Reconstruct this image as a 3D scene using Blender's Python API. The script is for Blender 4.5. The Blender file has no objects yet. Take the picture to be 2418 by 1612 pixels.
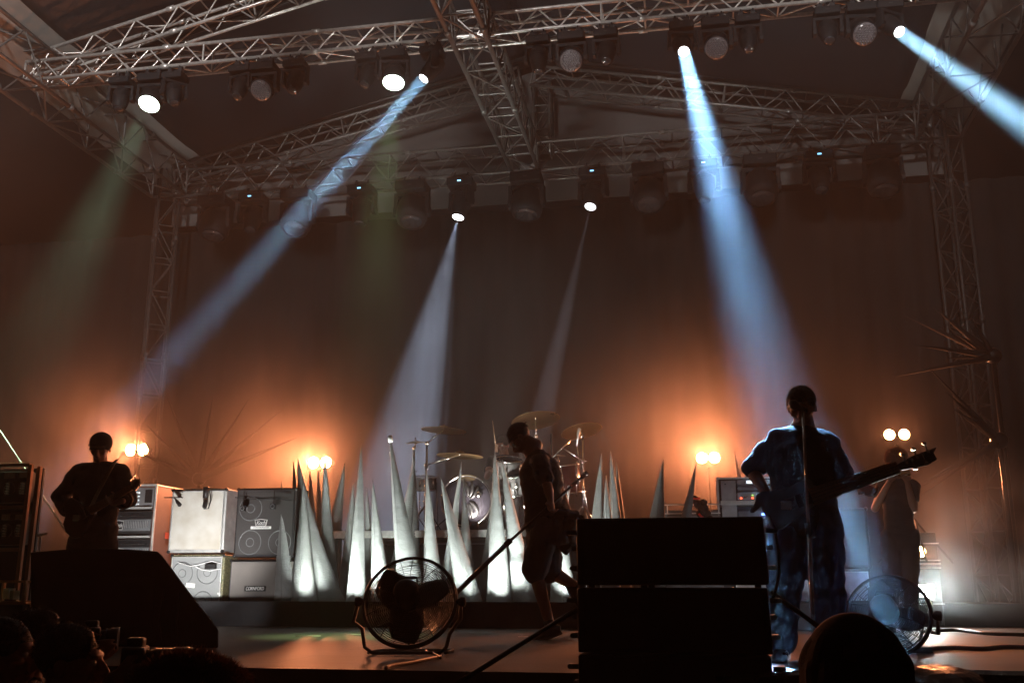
import bpy, math, random
from mathutils import Vector as V, Matrix, noise
random.seed(7)
sc = bpy.context.scene
col = sc.collection
R = math.radians

# ------------------------------------------------------------------ camera
PITCH, YAW, CAM_Z = 13.8, 10.5, 0.42
cam = bpy.data.cameras.new('camera'); cam.lens = 35; cam.sensor_width = 36
cam.clip_start = .05; cam.clip_end = 500
cam.dof.use_dof = False
camo = bpy.data.objects.new('camera', cam); col.objects.link(camo)
camo.location = (0, 0, CAM_Z); camo.rotation_euler = (R(90 + PITCH), 0, R(YAW))
sc.camera = camo

# ------------------------------------------------------------------ night sky
w = bpy.data.worlds.new('World'); sc.world = w; w.use_nodes = True
nt = w.node_tree; nt.nodes.clear()
wo = nt.nodes.new('ShaderNodeOutputWorld'); bg = nt.nodes.new('ShaderNodeBackground')
sky = nt.nodes.new('ShaderNodeTexSky'); sky.sky_type = 'NISHITA'; sky.sun_disc = False
sky.sun_elevation = R(-4); sky.sun_rotation = R(200)
bg.inputs['Strength'].default_value = .012
nt.links.new(sky.outputs[0], bg.inputs[0]); nt.links.new(bg.outputs[0], wo.inputs[0])

sc.view_settings.view_transform = 'Standard'; sc.view_settings.look = 'None'
sc.view_settings.exposure = 0; sc.view_settings.gamma = 1
sc.render.engine = 'CYCLES'
cy = sc.cycles
cy.use_denoising = True
try: cy.denoiser = 'OPENIMAGEDENOISE'
except Exception: pass
cy.max_bounces = 3; cy.diffuse_bounces = 1; cy.glossy_bounces = 1; cy.volume_bounces = 1
cy.transparent_max_bounces = 8; cy.transmission_bounces = 2
cy.caustics_reflective = False; cy.caustics_refractive = False
cy.sample_clamp_indirect = 3; cy.sample_clamp_direct = 0
cy.volume_step_rate = 2.2; cy.use_light_tree = True; cy.use_adaptive_sampling = True; cy.adaptive_threshold = .02; cy.adaptive_min_samples = 24

def light(name, kind, loc, energy, color, target=None, size=None, blend=.3, radius=.03, parent=None):
    l = bpy.data.lights.new(name, kind); l.energy = energy; l.color = color
    if kind != 'AREA': l.shadow_soft_size = radius
    if kind == 'SPOT': l.spot_size = R(size); l.spot_blend = blend
    if kind == 'AREA': l.shape = 'DISK'; l.size = radius * 2; l.spread = R(size)
    o = bpy.data.objects.new(name, l); col.objects.link(o)
    o.location = loc
    if target is not None:
        o.rotation_euler = (V(target) - V(loc)).to_track_quat('-Z', 'Y').to_euler()
    if parent is not None:
        o.parent = parent; o.location = V(loc) - parent.location
    return o

# ------------------------------------------------------------------ pixel -> place helpers (2418 x 1612 photograph)
FPX = 35 / 36 * 2418
def ray(u, v):
    x = (u - 1209) / FPX; y = -(v - 806) / FPX
    d = V((x, y, -1)); d.rotate(camo.rotation_euler); return d
def N(u, v, Y):
    d = ray(u, v); t = Y / d.y; return V((d.x * t, Y, d.z * t + CAM_Z))
def NZ(u, v, z):
    d = ray(u, v); t = (z - CAM_Z) / d.z; return V((d.x * t, d.y * t, z))

# ------------------------------------------------------------------ materials
_m = {}
def mat(name, c, rough=.6, metal=0, c2=None, scale=8, bump=0, bscale=60, spec=.4, emit=None, es=0, coat=0, detail=4, stretch=None):
    if name in _m: return _m[name]
    m = bpy.data.materials.new(name); m.use_nodes = True; t = m.node_tree
    b = t.nodes['Principled BSDF']
    b.inputs['Base Color'].default_value = (*c, 1); b.inputs['Roughness'].default_value = rough
    b.inputs['Metallic'].default_value = metal; b.inputs['Specular IOR Level'].default_value = spec
    b.inputs['Coat Weight'].default_value = coat
    tc = t.nodes.new('ShaderNodeTexCoord'); mp = t.nodes.new('ShaderNodeMapping')
    t.links.new(tc.outputs['Object'], mp.inputs[0])
    if stretch: mp.inputs['Scale'].default_value = stretch
    if c2 is None: c2 = tuple(min(1, x * 1.35 + .004) for x in c)
    n = t.nodes.new('ShaderNodeTexNoise'); n.inputs['Scale'].default_value = scale; n.inputs['Detail'].default_value = detail
    r = t.nodes.new('ShaderNodeValToRGB'); r.color_ramp.elements[0].position = .35; r.color_ramp.elements[1].position = .7
    r.color_ramp.elements[0].color = (*c, 1); r.color_ramp.elements[1].color = (*c2, 1)
    t.links.new(mp.outputs[0], n.inputs[0]); t.links.new(n.outputs[0], r.inputs[0]); t.links.new(r.outputs[0], b.inputs['Base Color'])
    mr = t.nodes.new('ShaderNodeMapRange'); mr.inputs[3].default_value = max(.03, rough - .1); mr.inputs[4].default_value = min(1, rough + .12)
    t.links.new(n.outputs[0], mr.inputs[0]); t.links.new(mr.outputs[0], b.inputs['Roughness'])
    if bump:
        n2 = t.nodes.new('ShaderNodeTexNoise'); n2.inputs['Scale'].default_value = bscale; n2.inputs['Detail'].default_value = 3
        bp = t.nodes.new('ShaderNodeBump'); bp.inputs['Strength'].default_value = bump; bp.inputs['Distance'].default_value = .01
        t.links.new(mp.outputs[0], n2.inputs[0]); t.links.new(n2.outputs[0], bp.inputs['Height']); t.links.new(bp.outputs[0], b.inputs['Normal'])
    if emit:
        b.inputs['Emission Color'].default_value = (*emit, 1); b.inputs['Emission Strength'].default_value = es
    _m[name] = m; return m
ALU = mat('aluminium', (.50, .48, .46), .36, .65, scale=20)
DARKALU = mat('dark_shaded_aluminium', (.13, .125, .12), .45, .6, scale=20)  # weaker light on back, side and spine trusses put into a darker colour
TOWER = mat('shaded_tower_aluminium', (.05, .047, .045), .5, .5, scale=20)  # dimness of the towers put into the colour, same metal as the trusses
FIX = mat('matt_black_casting', (.006, .006, .007), .6, spec=.15, scale=30)
CHROME = mat('chrome', (.75, .74, .72), .14, 1, scale=5)
BLACK = mat('black_paint', (.012, .012, .013), .5, scale=30)
BLACKM = mat('black_metal', (.02, .02, .021), .35, .3, scale=30)
TOLEX = mat('black_tolex', (.016, .015, .015), .7, bump=.4, bscale=300)
RUBBER = mat('rubber', (.01, .01, .01), .8)
GREYF = mat('grey_stretch_fabric', (.19, .192, .19), .58, c2=(.24, .242, .24), scale=5, bump=.6, bscale=26, stretch=(1, 1, 2.5))
ROOFM = mat('navy_roof_membrane', (.006, .0065, .010), .6, bump=.35, bscale=1.3, scale=1.2)
PALEM = mat('pale_lit_membrane', (.24, .24, .225), .7, bump=.4, bscale=2.2, scale=1.5)  # light on the eave and valance strips put into a paler colour
DRAPE = mat('black_drape', (.006, .005, .005), .9, scale=2)
CASE = mat('case_laminate', (.12, .06, .045), .45, scale=6)
WHITEC = mat('cream_grille', (.55, .52, .47), .75, c2=(.45, .41, .35), scale=3, bump=.3, bscale=400)
GRILLE = mat('black_grille', (.02, .02, .02), .55, bump=.8, bscale=350)
BEIGE = mat('grey_grille_cloth', (.16, .145, .135), .8, c2=(.2, .18, .165), scale=4, bump=.3, bscale=400)
CAMO = mat('speckled_tolex', (.06, .07, .03), .6, c2=(.32, .28, .16), scale=60)
PANEL = mat('silver_panel', (.45, .45, .46), .3, .7)
GREYP = mat('grey_panel', (.13, .135, .14), .5)
SKIN = mat('skin', (.34, .17, .11), .5, c2=(.38, .2, .14), bump=.15, bscale=200)
HAIRM = mat('dark_hair', (.025, .016, .01), .45)
HAIRF = mat('rim_lit_hair', (.32, .15, .07), .4)  # orange rim light of the stage lamps put into the hair colour
TSHIRT = mat('black_cotton', (.014, .013, .015), .9, bump=.5, bscale=120)
NAVYT = mat('navy_cotton', (.02, .024, .038), .9, bump=.5, bscale=120)
DENIM = mat('denim', (.035, .06, .12), .85, c2=(.05, .085, .15), scale=14, bump=.5, bscale=260)
DARKP = mat('dark_trousers', (.02, .017, .018), .9, bump=.4, bscale=150)
SHOE = mat('black_leather', (.012, .011, .011), .3, coat=.3)
BRASS = mat('cymbal_bronze', (.60, .40, .20), .3, 1, scale=3, bump=.15, bscale=90)
GOLDH = mat('brass', (.5, .3, .12), .25, 1)
WOODN = mat('maple', (.2, .1, .045), .4, scale=4, stretch=(1, 8, 8))
ORW = mat('raw_plywood', (.35, .17, .07), .6, scale=5)
CABLE = mat('cable_jacket', (.012, .012, .012), .45)
SHELL = mat('drum_shell_lacquer', (.05, .008, .006), .2, coat=.6)
DRUMH = mat('drum_head', (.014, .013, .018), .16, coat=.5, spec=.8)
LABELM = mat('paper_label', (.7, .7, .68), .6)
GLASS = mat('dark_lens_glass', (.02, .022, .025), .05, spec=1, coat=1)
LEDOFF = mat('frosted_led_face', (.16, .145, .15), .3, spec=.6, c2=(.09, .08, .09), scale=40)
def emat(name, c, s): return mat(name, (.8, .8, .8), .4, emit=c, es=s)

# ------------------------------------------------------------------ mesh builder
class MB:
    def __init__(s): s.v = []; s.f = []
    def add(s, vs, fs):
        o = len(s.v); s.v += [V(x) for x in vs]; s.f += [tuple(i + o for i in f) for f in fs]; return s
    def box(s, c, d, rot=None):
        c = V(c); q = [V((x * d[0] / 2, y * d[1] / 2, z * d[2] / 2)) for x in (-1, 1) for y in (-1, 1) for z in (-1, 1)]
        if rot is not None: q = [rot @ p for p in q]
        return s.add([c + p for p in q], [(0, 1, 3, 2), (4, 6, 7, 5), (0, 4, 5, 1), (2, 3, 7, 6), (0, 2, 6, 4), (1, 5, 7, 3)])
    def frame(s, d):
        d = V(d).normalized(); a = V((0, 0, 1)) if abs(d.z) < .9 else V((1, 0, 0))
        x = d.cross(a).normalized(); return x, x.cross(d).normalized()
    def tube(s, p0, p1, r, r2=None, n=8, cap=True):
        p0 = V(p0); p1 = V(p1); r2 = r if r2 is None else r2
        if (p1 - p0).length < 1e-6: return s
        x, y = s.frame(p1 - p0); vs = []
        for p, q in ((p0, r), (p1, r2)):
            vs += [p + (x * math.cos(a) + y * math.sin(a)) * q for a in [2 * math.pi * i / n for i in range(n)]]
        fs = [(i, (i + 1) % n, n + (i + 1) % n, n + i) for i in range(n)]
        if cap: fs += [tuple(range(n - 1, -1, -1)), tuple(range(n, 2 * n))]
        return s.add(vs, fs)
    def path(s, pts, r, n=6):
        pts = [V(p) for p in pts]; m = len(pts); rs = r if isinstance(r, (list, tuple)) else [r] * m
        x, y = s.frame(pts[1] - pts[0]); vs = []
        for i, p in enumerate(pts):
            d = (pts[min(i + 1, m - 1)] - pts[max(i - 1, 0)]).normalized()
            x = (x - d * x.dot(d)).normalized(); y = d.cross(x)
            vs += [p + (x * math.cos(a) + y * math.sin(a)) * rs[i] for a in [2 * math.pi * k / n for k in range(n)]]
        fs = [(i * n + k, i * n + (k + 1) % n, (i + 1) * n + (k + 1) % n, (i + 1) * n + k) for i in range(m - 1) for k in range(n)]
        fs += [tuple(range(n - 1, -1, -1)), tuple(range((m - 1) * n, m * n))]
        return s.add(vs, fs)
    def torus(s, c, nrm, R_, r, n=40, k=6):
        c = V(c); nrm = V(nrm).normalized(); x, y = s.frame(nrm); vs = []
        for i in range(n):
            a = 2 * math.pi * i / n; e = x * math.cos(a) + y * math.sin(a)
            vs += [c + e * (R_ + r * math.cos(b)) + nrm * r * math.sin(b) for b in [2 * math.pi * j / k for j in range(k)]]
        return s.add(vs, [(i * k + j, ((i + 1) % n) * k + j, ((i + 1) % n) * k + (j + 1) % k, i * k + (j + 1) % k) for i in range(n) for j in range(k)])
    def lathe(s, c, axis, prof, n=24):   # prof: list of (along, radius)
        c = V(c); axis = V(axis).normalized(); x, y = s.frame(axis); vs = []
        for h, r in prof:
            vs += [c + axis * h + (x * math.cos(a) + y * math.sin(a)) * max(r, 1e-4) for a in [2 * math.pi * k / n for k in range(n)]]
        m = len(prof)
        fs = [(i * n + k, i * n + (k + 1) % n, (i + 1) * n + (k + 1) % n, (i + 1) * n + k) for i in range(m - 1) for k in range(n)]
        fs += [tuple(range(n - 1, -1, -1)), tuple(range((m - 1) * n, m * n))]
        return s.add(vs, fs)
    def ell(s, c, ax, n=16, m=10):       # ax: three axis vectors
        c = V(c); a, b, d = [V(q) for q in ax]; vs = [c + d]
        for i in range(1, m):
            t = math.pi * i / m
            vs += [c + d * math.cos(t) + (a * math.cos(p) + b * math.sin(p)) * math.sin(t) for p in [2 * math.pi * k / n for k in range(n)]]
        vs.append(c - d); fs = [(0, 1 + k, 1 + (k + 1) % n) for k in range(n)]
        for i in range(m - 2):
            fs += [(1 + i * n + k, 1 + (i + 1) * n + k, 1 + (i + 1) * n + (k + 1) % n, 1 + i * n + (k + 1) % n) for k in range(n)]
        L = 1 + (m - 1) * n; o = 1 + (m - 2) * n
        fs += [(L, o + (k + 1) % n, o + k) for k in range(n)]
        return s.add(vs, fs)
    def sph(s, c, r, n=12, m=8): return s.ell(c, ((r, 0, 0), (0, r, 0), (0, 0, r)), n, m)
    def prism(s, pts, ext):
        pts = [V(p) for p in pts]; ext = V(ext); n = len(pts)
        return s.add(pts + [p + ext for p in pts], [tuple(range(n)), tuple(range(2 * n - 1, n - 1, -1))] + [(i, n + i, n + (i + 1) % n, (i + 1) % n) for i in range(n)])
    def loft(s, secs, side, n=16):       # secs: (point, half width along side, half depth); closed ends rounded
        side = V(side).normalized(); secs = [(V(p), a, b) for p, a, b in secs]; m = len(secs)
        for i, (p, a, b) in enumerate(secs):
            pass
        vs = []
        for i, (p, a, b) in enumerate(secs):
            d = (secs[min(i + 1, m - 1)][0] - secs[max(i - 1, 0)][0]).normalized()
            x = (side - d * side.dot(d)).normalized(); y = d.cross(x)
            vs += [p + x * a * math.cos(t) + y * b * math.sin(t) for t in [2 * math.pi * k / n for k in range(n)]]
        fs = [(i * n + k, i * n + (k + 1) % n, (i + 1) * n + (k + 1) % n, (i + 1) * n + k) for i in range(m - 1) for k in range(n)]
        fs += [tuple(range(n - 1, -1, -1)), tuple(range((m - 1) * n, m * n))]
        return s.add(vs, fs)
    def build(s, name, m, parent=None, smooth=False, bevel=0, origin=None):
        off = V((0, 0, 0))
        if parent is not None:
            r = parent
            while r.parent is not None: r = r.parent
            off = r.location.copy()
        elif origin is not None: off = V(origin)
        me = bpy.data.meshes.new(name); me.from_pydata([tuple(p - off) for p in s.v], [], s.f); me.validate(); me.update()
        me.materials.append(m)
        if smooth: me.polygons.foreach_set('use_smooth', [True] * len(me.polygons))
        o = bpy.data.objects.new(name, me); col.objects.link(o)
        if parent is not None: o.parent = parent
        else: o.location = off
        if bevel:
            b = o.modifiers.new('bevel', 'BEVEL'); b.width = bevel; b.segments = 2; b.limit_method = 'ANGLE'
        if smooth:
            pass
        return o
def tag(o, label, cat, group=None, kind=None):
    if label: o['label'] = label
    if cat: o['category'] = cat
    if group: o['group'] = group
    if kind: o['kind'] = kind
    return o
def thing(name, label, cat, loc, group=None):
    o = bpy.data.objects.new(name, None); col.objects.link(o); o.location = loc; o.empty_display_size = .1
    return tag(o, label, cat, group)
def struct(name, mb, m, **k):
    o = mb.build(name, m, **k); o['kind'] = 'structure'; return o
def text(name, s, m, parent, loc, h, rotx=90, rotz=0, shear=0, ext=.002, width=None, off=0):
    cu = bpy.data.curves.new(name, 'FONT'); cu.body = s; cu.size = h * 1.4; cu.extrude = ext; cu.align_x = 'CENTER'; cu.align_y = 'CENTER'; cu.shear = shear; cu.offset = off
    t = bpy.data.objects.new(name, cu); col.objects.link(t)
    bpy.context.view_layer.update()
    me = bpy.data.meshes.new_from_object(t.evaluated_get(bpy.context.evaluated_depsgraph_get()))
    bpy.data.objects.remove(t)
    xs = [v.co.x for v in me.vertices]
    if width:
        k = width / (max(xs) - min(xs))
        for v in me.vertices: v.co.x *= k
    me.transform(Matrix.Rotation(R(rotz), 4, 'Z') @ Matrix.Rotation(R(rotx), 4, 'X'))
    r = parent
    while r.parent is not None: r = r.parent
    me.transform(Matrix.Translation(V(loc) - r.location))
    me.materials.clear(); me.materials.append(m)
    o = bpy.data.objects.new(name, me); col.objects.link(o); o.parent = parent
    return o

# ================================================================== SETTING
STAGE_FRONT = 5.2
b = MB(); b.add([(-60, -40, -1.25), (60, -40, -1.25), (60, 80, -1.25), (-60, 80, -1.25)], [(0, 1, 2, 3)])
struct('ground', b, mat('dark_asphalt', (.02, .018, .017), .8, bump=.4, bscale=30))

def plank_mat():
    m = mat('stage_plywood', (.065, .05, .042), .55, c2=(.10, .078, .064), scale=3, bump=.25, bscale=40, stretch=(1, 3, 1))
    t = m.node_tree; b = t.nodes['Principled BSDF']
    tc = t.nodes['Texture Coordinate']; br = t.nodes.new('ShaderNodeTexBrick')
    br.inputs['Scale'].default_value = 1; br.inputs['Brick Width'].default_value = 2.4; br.inputs['Row Height'].default_value = .62
    br.inputs['Mortar Size'].default_value = .006; br.inputs['Color1'].default_value = (1, 1, 1, 1); br.inputs['Color2'].default_value = (.7, .7, .7, 1); br.inputs['Mortar'].default_value = (.12, .12, .12, 1)
    t.links.new(tc.outputs['Object'], br.inputs[0])
    mx = t.nodes.new('ShaderNodeMixRGB'); mx.blend_type = 'MULTIPLY'; mx.inputs[0].default_value = 1
    src = b.inputs['Base Color'].links[0].from_socket
    t.links.new(src, mx.inputs[1]); t.links.new(br.outputs[0], mx.inputs[2]); t.links.new(mx.outputs[0], b.inputs['Base Color'])
    return m
b = MB()
b.add([(-14, STAGE_FRONT, 0), (9, STAGE_FRONT + .0, 0), (9, 15.6, 0), (-14, 15.6, 0), (-14, STAGE_FRONT, -.12), (9, STAGE_FRONT, -.12), (9, 15.6, -.12), (-14, 15.6, -.12)],
      [(0, 1, 2, 3), (7, 6, 5, 4), (0, 4, 5, 1), (1, 5, 6, 2), (2, 6, 7, 3), (3, 7, 4, 0)])
struct('stage_floor', b, plank_mat())
b = MB(); b.box((-2.5, STAGE_FRONT + .08, -.69), (23, .1, 1.1))
tag(b.build('stage_skirt', DRAPE, origin=(-2.5, STAGE_FRONT, -1.25)), 'black cloth skirt hanging below the front edge of the stage', 'skirt')
# far side drapes: pleated
def pleated(x0, x1, y, z0, z1, amp, wl, along='x'):
    b = MB(); n = int(abs(x1 - x0) / .06); vs = []
    for i in range(n + 1):
        x = x0 + (x1 - x0) * i / n; d = amp * math.sin(x * 6.283 / wl + 1.5 * math.sin(x * 1.7)) + amp * .4 * math.sin(x * 17)
        for k, z in enumerate((z0, z1)):
            vs.append((x, y + d, z) if along == 'x' else (y + d, x, z))
    b.add(vs, [(2 * i, 2 * i + 2, 2 * i + 3, 2 * i + 1) for i in range(n)]); return b
d = pleated(-13, 9, 15.0, 0, 6.36, .03, .42).build('backdrop_curtain', DRAPE, smooth=True, origin=(-2, 15, 0))
s = d.modifiers.new('t', 'SOLIDIFY'); s.thickness = .01
tag(d, 'tall black curtain closing off the back of the stage', 'curtain')

XL, XR, XC, YB, YM = -8.5, 3.75, -2.4, 14.3, 10.55
# ---------------- trusses
def truss(label, p0, p1, wd, ht, bay, name='truss', group='aluminium trusses of the stage roof', r=.024, rb=.011, m=ALU, side=None, xbr=False):
    p0 = V(p0); p1 = V(p1); L = (p1 - p0).length; d = (p1 - p0) / L
    if side is None: side = d.cross(V((0, 0, 1))).normalized() if abs(d.z) < .9 else V((1, 0, 0))
    side = V(side); up = side.cross(d).normalized()
    t = thing(name, label, 'truss', p0, group)
    q = lambda i, j, s: p0 + d * s + side * (i * wd / 2) + up * (j * ht / 2)
    for i in (-1, 1):
        for j in (-1, 1):
            MB().tube(q(i, j, 0), q(i, j, L), r, n=10).build('chord', m, t, smooth=True)
    n = max(1, round(L / bay)); h = L / n; b = MB()
    for k in range(n):
        s0, s1 = k * h, (k + 1) * h; mid = (s0 + s1) / 2
        for i in (-1, 1):
            b.tube(q(i, -1, s0), q(i, 1, mid), rb, n=6, cap=False); b.tube(q(i, 1, mid), q(i, -1, s1), rb, n=6, cap=False)
        for j in (-1, 1):
            if k % 2: b.tube(q(-1, j, s0), q(1, j, s1), rb, n=6, cap=False)
            else: b.tube(q(1, j, s0), q(-1, j, s1), rb, n=6, cap=False)
            b.tube(q(-1, j, s0), q(1, j, s0), rb, n=6, cap=False)
        if k % 5 == 0:
            for i in (-1, 1): b.tube(q(i, -1, s0), q(i, 1, s0), rb * 1.3, n=6, cap=False)
    for e in (0, L):
        for i in (-1, 1): b.tube(q(i, -1, e), q(i, 1, e), rb * 1.4, n=6)
        for j in (-1, 1): b.tube(q(-1, j, e), q(1, j, e), rb * 1.4, n=6)
    for s in [x * 2.0 for x in range(1, int(L / 2) + 1)]:      # couplers where 2 m lengths meet
        for i in (-1, 1):
            for j in (-1, 1): b.tube(q(i, j, s - .05), q(i, j, s + .05), r * 1.5, n=10)
    b.build('bracing', m, t, smooth=True)
    return t
truss('bright lattice truss running level across the stage under the nearer row of lamps', (XL + .1, YM, 6.94), (XR - .1, YM, 6.94), .25, .27, .5)
truss('lattice truss across the back of the stage carrying the farther row of lamps', (XL + .2, YB, 6.88), (XR - .2, YB, 6.88), .4, .46, .72, m=DARKALU)
truss('heavy spine truss like a ladder running overhead from the audience to the back truss', (XC, 4.0, 6.84), (XC, YB - .25, 6.84), .42, .44, .62, m=DARKALU, r=.03, rb=.014)
for x, sgn, sd in ((XL, 1, 'left'), (XR, -1, 'right')):
    truss('broad side truss of the roof along the %s edge of the stage' % sd, (x + sgn * .12, 3.0, 6.95), (x + sgn * .12, YB - .2, 6.95), .6, .55, .9, m=DARKALU, r=.028, rb=.013)
    truss('upright lattice tower at the back %s corner of the stage' % sd, (x, YB, 0), (x, YB, 7.3), .32, .32, .55, name='truss_tower', group='upright truss towers', side=(.8, .6, 0), m=TOWER)
AP = 8.28; APM = 8.42
for Y, m, nm, ap in ((YB, DARKALU, 'rear', AP), (YM + .1, ALU, 'nearer', APM)):
    truss('sloping truss of the %s gable rising from the left eave' % nm, (XL + .15, Y, 7.06), (XC - .1, Y, ap), .3, .34, .6, m=m)
    truss('sloping truss of the %s gable falling to the right eave' % nm, (XC + .1, Y, ap), (XR - .15, Y, 7.06), .3, .34, .6, m=m)
truss('short upright king post between the back truss and the peak of the gable', (XC + .25, YB, 6.95), (XC + .25, YB, AP - .1), .25, .25, .4, m=DARKALU)
# ---------------- roof membrane
roof = thing('stage_roof', 'dark fabric roof stretched over the stage trusses', 'roof', (XC, YM, 8.8))
def sheet(pts, name, m, parent, n=(30, 20), sag=.12, thick=.012):
    a, b_, c, d = [V(p) for p in pts]; mb = MB(); vs = []; nu, nv = n
    nrm = (b_ - a).cross(d - a).normalized()
    for j in range(nv + 1):
        for i in range(nu + 1):
            u, v = i / nu, j / nv
            p = a * (1 - u) * (1 - v) + b_ * u * (1 - v) + c * u * v + d * (1 - u) * v
            s = sag * (math.sin(math.pi * u) * .6 + .4) * abs(math.sin(math.pi * v * 4)) + .02 * noise.noise(p * 1.5)
            vs.append(p - V((0, 0, 1)) * s if abs(nrm.z) > .5 else p + nrm * s)
    mb.add(vs, [(j * (nu + 1) + i, j * (nu + 1) + i + 1, (j + 1) * (nu + 1) + i + 1, (j + 1) * (nu + 1) + i) for j in range(nv) for i in range(nu)])
    o = mb.build(name, m, parent, smooth=True); s = o.modifiers.new('t', 'SOLIDIFY'); s.thickness = thick; return o
sheet([(XC, 2.5, 9.1), (XL + .55, 2.5, 7.55), (XL + .55, YB + .4, 7.4), (XC, YB + .4, 8.75)], 'left_slope', ROOFM, roof)
sheet([(XC, 2.5, 9.1), (XR - .55, 2.5, 7.55), (XR - .55, YB + .4, 7.4), (XC, YB + .4, 8.75)], 'right_slope', ROOFM, roof)
for x, sg in ((XL, 1), (XR, -1)):
    sheet([(x + sg * .57, 2.5, 7.53), (x - sg * .35, 2.5, 7.2), (x - sg * .35, YB + .4, 7.05), (x + sg * .57, YB + .4, 7.38)], 'eave_panel', PALEM, roof, sag=.03)
# pale gable panel behind the back truss, stopping above the curtain
b = MB(); b.prism([(XL - .2, YB + .5, 6.4), (XR + .2, YB + .5, 6.4), (XR + .2, YB + .5, 7.1), (XC, YB + .5, 8.7), (XL - .2, YB + .5, 7.1)], (0, .02, 0))
b.build('gable_panel', mat('grey_gable_fabric', (.065, .062, .06), .8, bump=.4, bscale=2, scale=1.5), roof)
# pale strip under the nearer gable truss
for s, x in ((1, XL + .3), (-1, XR - .3)):
    b = MB(); b.prism([(x, YM + .4, 7.2), (XC, YM + .4, 8.75), (XC, YM + .4, 9.1), (x, YM + .4, 7.5)], (0, .02, 0)); b.build('valance', PALEM, roof)
b = MB()
for k in range(2, 12, 3): 
    for sg, x in ((1, XL + .5), (-1, XR - .5)):
        y = 3.2 + k
        if abs(y - YM) > .5: b.tube((XC, y, 8.95 - .03 * k), (x, y, 7.42), .035, n=8)
b.build('roof_rib', BLACKM, roof, smooth=True)

# ---------------- risers
t = thing('riser', 'low black riser with a raised lip under the spikes and left amplifiers', 'riser', (-2.3, 10.7, 0))
MB().box((-2.3, 10.48, .132), (7.1, .05, .262)).build('lip', FIX, t, bevel=.004)
MB().box((-2.3, 12.18, .066), (7.1, 3.34, .13)).build('deck', FIX, t, bevel=.004)
t = thing('riser', 'low black riser under the amplifiers behind the bassist', 'riser', (2.1, 11.9, 0))
MB().box((2.4, 12.4, .12), (2.0, 1.3, .24)).build('deck', FIX, t, bevel=.006)
# ================================================================== FRONT LOUDSPEAKERS
YA = 4.75
pxm = lambda u, v, Y: 1 / (N(u + 1, v, Y) - N(u, v, Y)).length
xa0 = N(1363, 1400, YA).x; xa1 = N(1818, 1400, YA).x; cxa = (xa0 + xa1) / 2; wa = xa1 - xa0
zt = [N(1590, v, YA).z for v in (1221, 1381, 1543, 1706)]
lab = ['topmost black loudspeaker box of the stack in front of the stage', 'second black loudspeaker box down in the stack before the stage', 'third black loudspeaker box down, cut off by the bottom of the photo']
for i in range(3):
    z1 = zt[i] - (.007 if i else 0); z0 = zt[i + 1] + (.008 if i == 0 else .002)
    if i == 0: z0 = CAM_Z + .006
    if i == 1: z1 = CAM_Z - .006
    t = thing('line_array_box', lab[i], 'loudspeaker', (cxa, YA + .25, z0), 'stacked line array boxes')
    b = MB(); hh = z1 - z0
    b.prism([(xa0, YA, z0), (xa0 + .03, YA, z1), (xa1 - .02, YA, z1), (xa1, YA, z0)] if 0 else [(xa0, YA, z0), (xa0, YA, z1), (xa1 - .01, YA, z1), (xa1, YA, z0)], (0, .5, 0))
    b.build('cabinet', BLACK, t, bevel=.008)
    MB().box((cxa, YA - .006, (z0 + z1) / 2), (wa - .07, .012, hh - .04)).build('grille', GRILLE, t)
    for s, x in ((-1, xa0), (1, xa1)):
        for zz, ln in ((.25, .03), (.8, .045), (.55, .02)):
            b = MB(); b.box((x + s * ln / 2, YA + .08, z0 + hh * zz), (ln, .05, .022)); b.tube((x + s * ln, YA + .05, z0 + hh * zz), (x + s * ln, YA + .11, z0 + hh * zz), .012, n=8); b.build('rigging_pin', DARKALU, t)
    if i:                                             # narrow feet that keep the boxes apart
        b = MB()
        for x in (xa0 + .05, xa0 + .30, cxa - .1, xa1 - .04): b.box((x, YA + .2, z1 + .0065), (.03, .03, .0125))
        b.build('spacer', BLACKM, t)
zb = zt[3]
t = thing('subwoofer', 'large black bass cabinet under the loudspeaker stack', 'loudspeaker', (cxa, YA + .3, -1.25))
MB().box((cxa, YA + .26, (zb - 1.25) / 2), (wa + .06, .62, zb + 1.25 - .004)).build('cabinet', BLACK, t, bevel=.01)
MB().box((cxa, YA - .056, (zb - 1.25) / 2), (wa - .05, .01, zb + 1.1)).build('grille', GRILLE, t)
# side fill at the left: cabinet with a sloping flank
YS = 6.75
pts = [N(u, v, YS) for u, v in ((72, 1303), (150, 1297), (225, 1293), (300, 1296), (372, 1301), (384, 1312), (447, 1398), (516, 1486), (516, 1522), (72, 1530))]
pts = [V((p.x, p.y, max(p.z, .004))) for p in pts]; pts[-2].z = .004; pts[-1].z = .004
t = thing('floor_monitor', 'big black floor loudspeaker with a sloping flank at front left', 'loudspeaker', (pts[0].x + 1, YS + .3, 0))
b = MB().prism(pts, (-.32, .6, 0)); b.build('cabinet', TOLEX, t, bevel=.01)
c = N(250, 1420, YS); b = MB().box((c.x, YS - .008, c.z), (.75, .012, .34)); b.build('grille', GRILLE, t)
b = MB()
for u in (382, 421): 
    p = N(u, 1440, YS - .02); b.path([p + V((0, 0, .12)), p + V((.01, -.02, .05)), p + V((0, -.02, -.08)), p + V((.01, 0, -.2))], .008)
b.build('handle', BLACKM, t)

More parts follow.
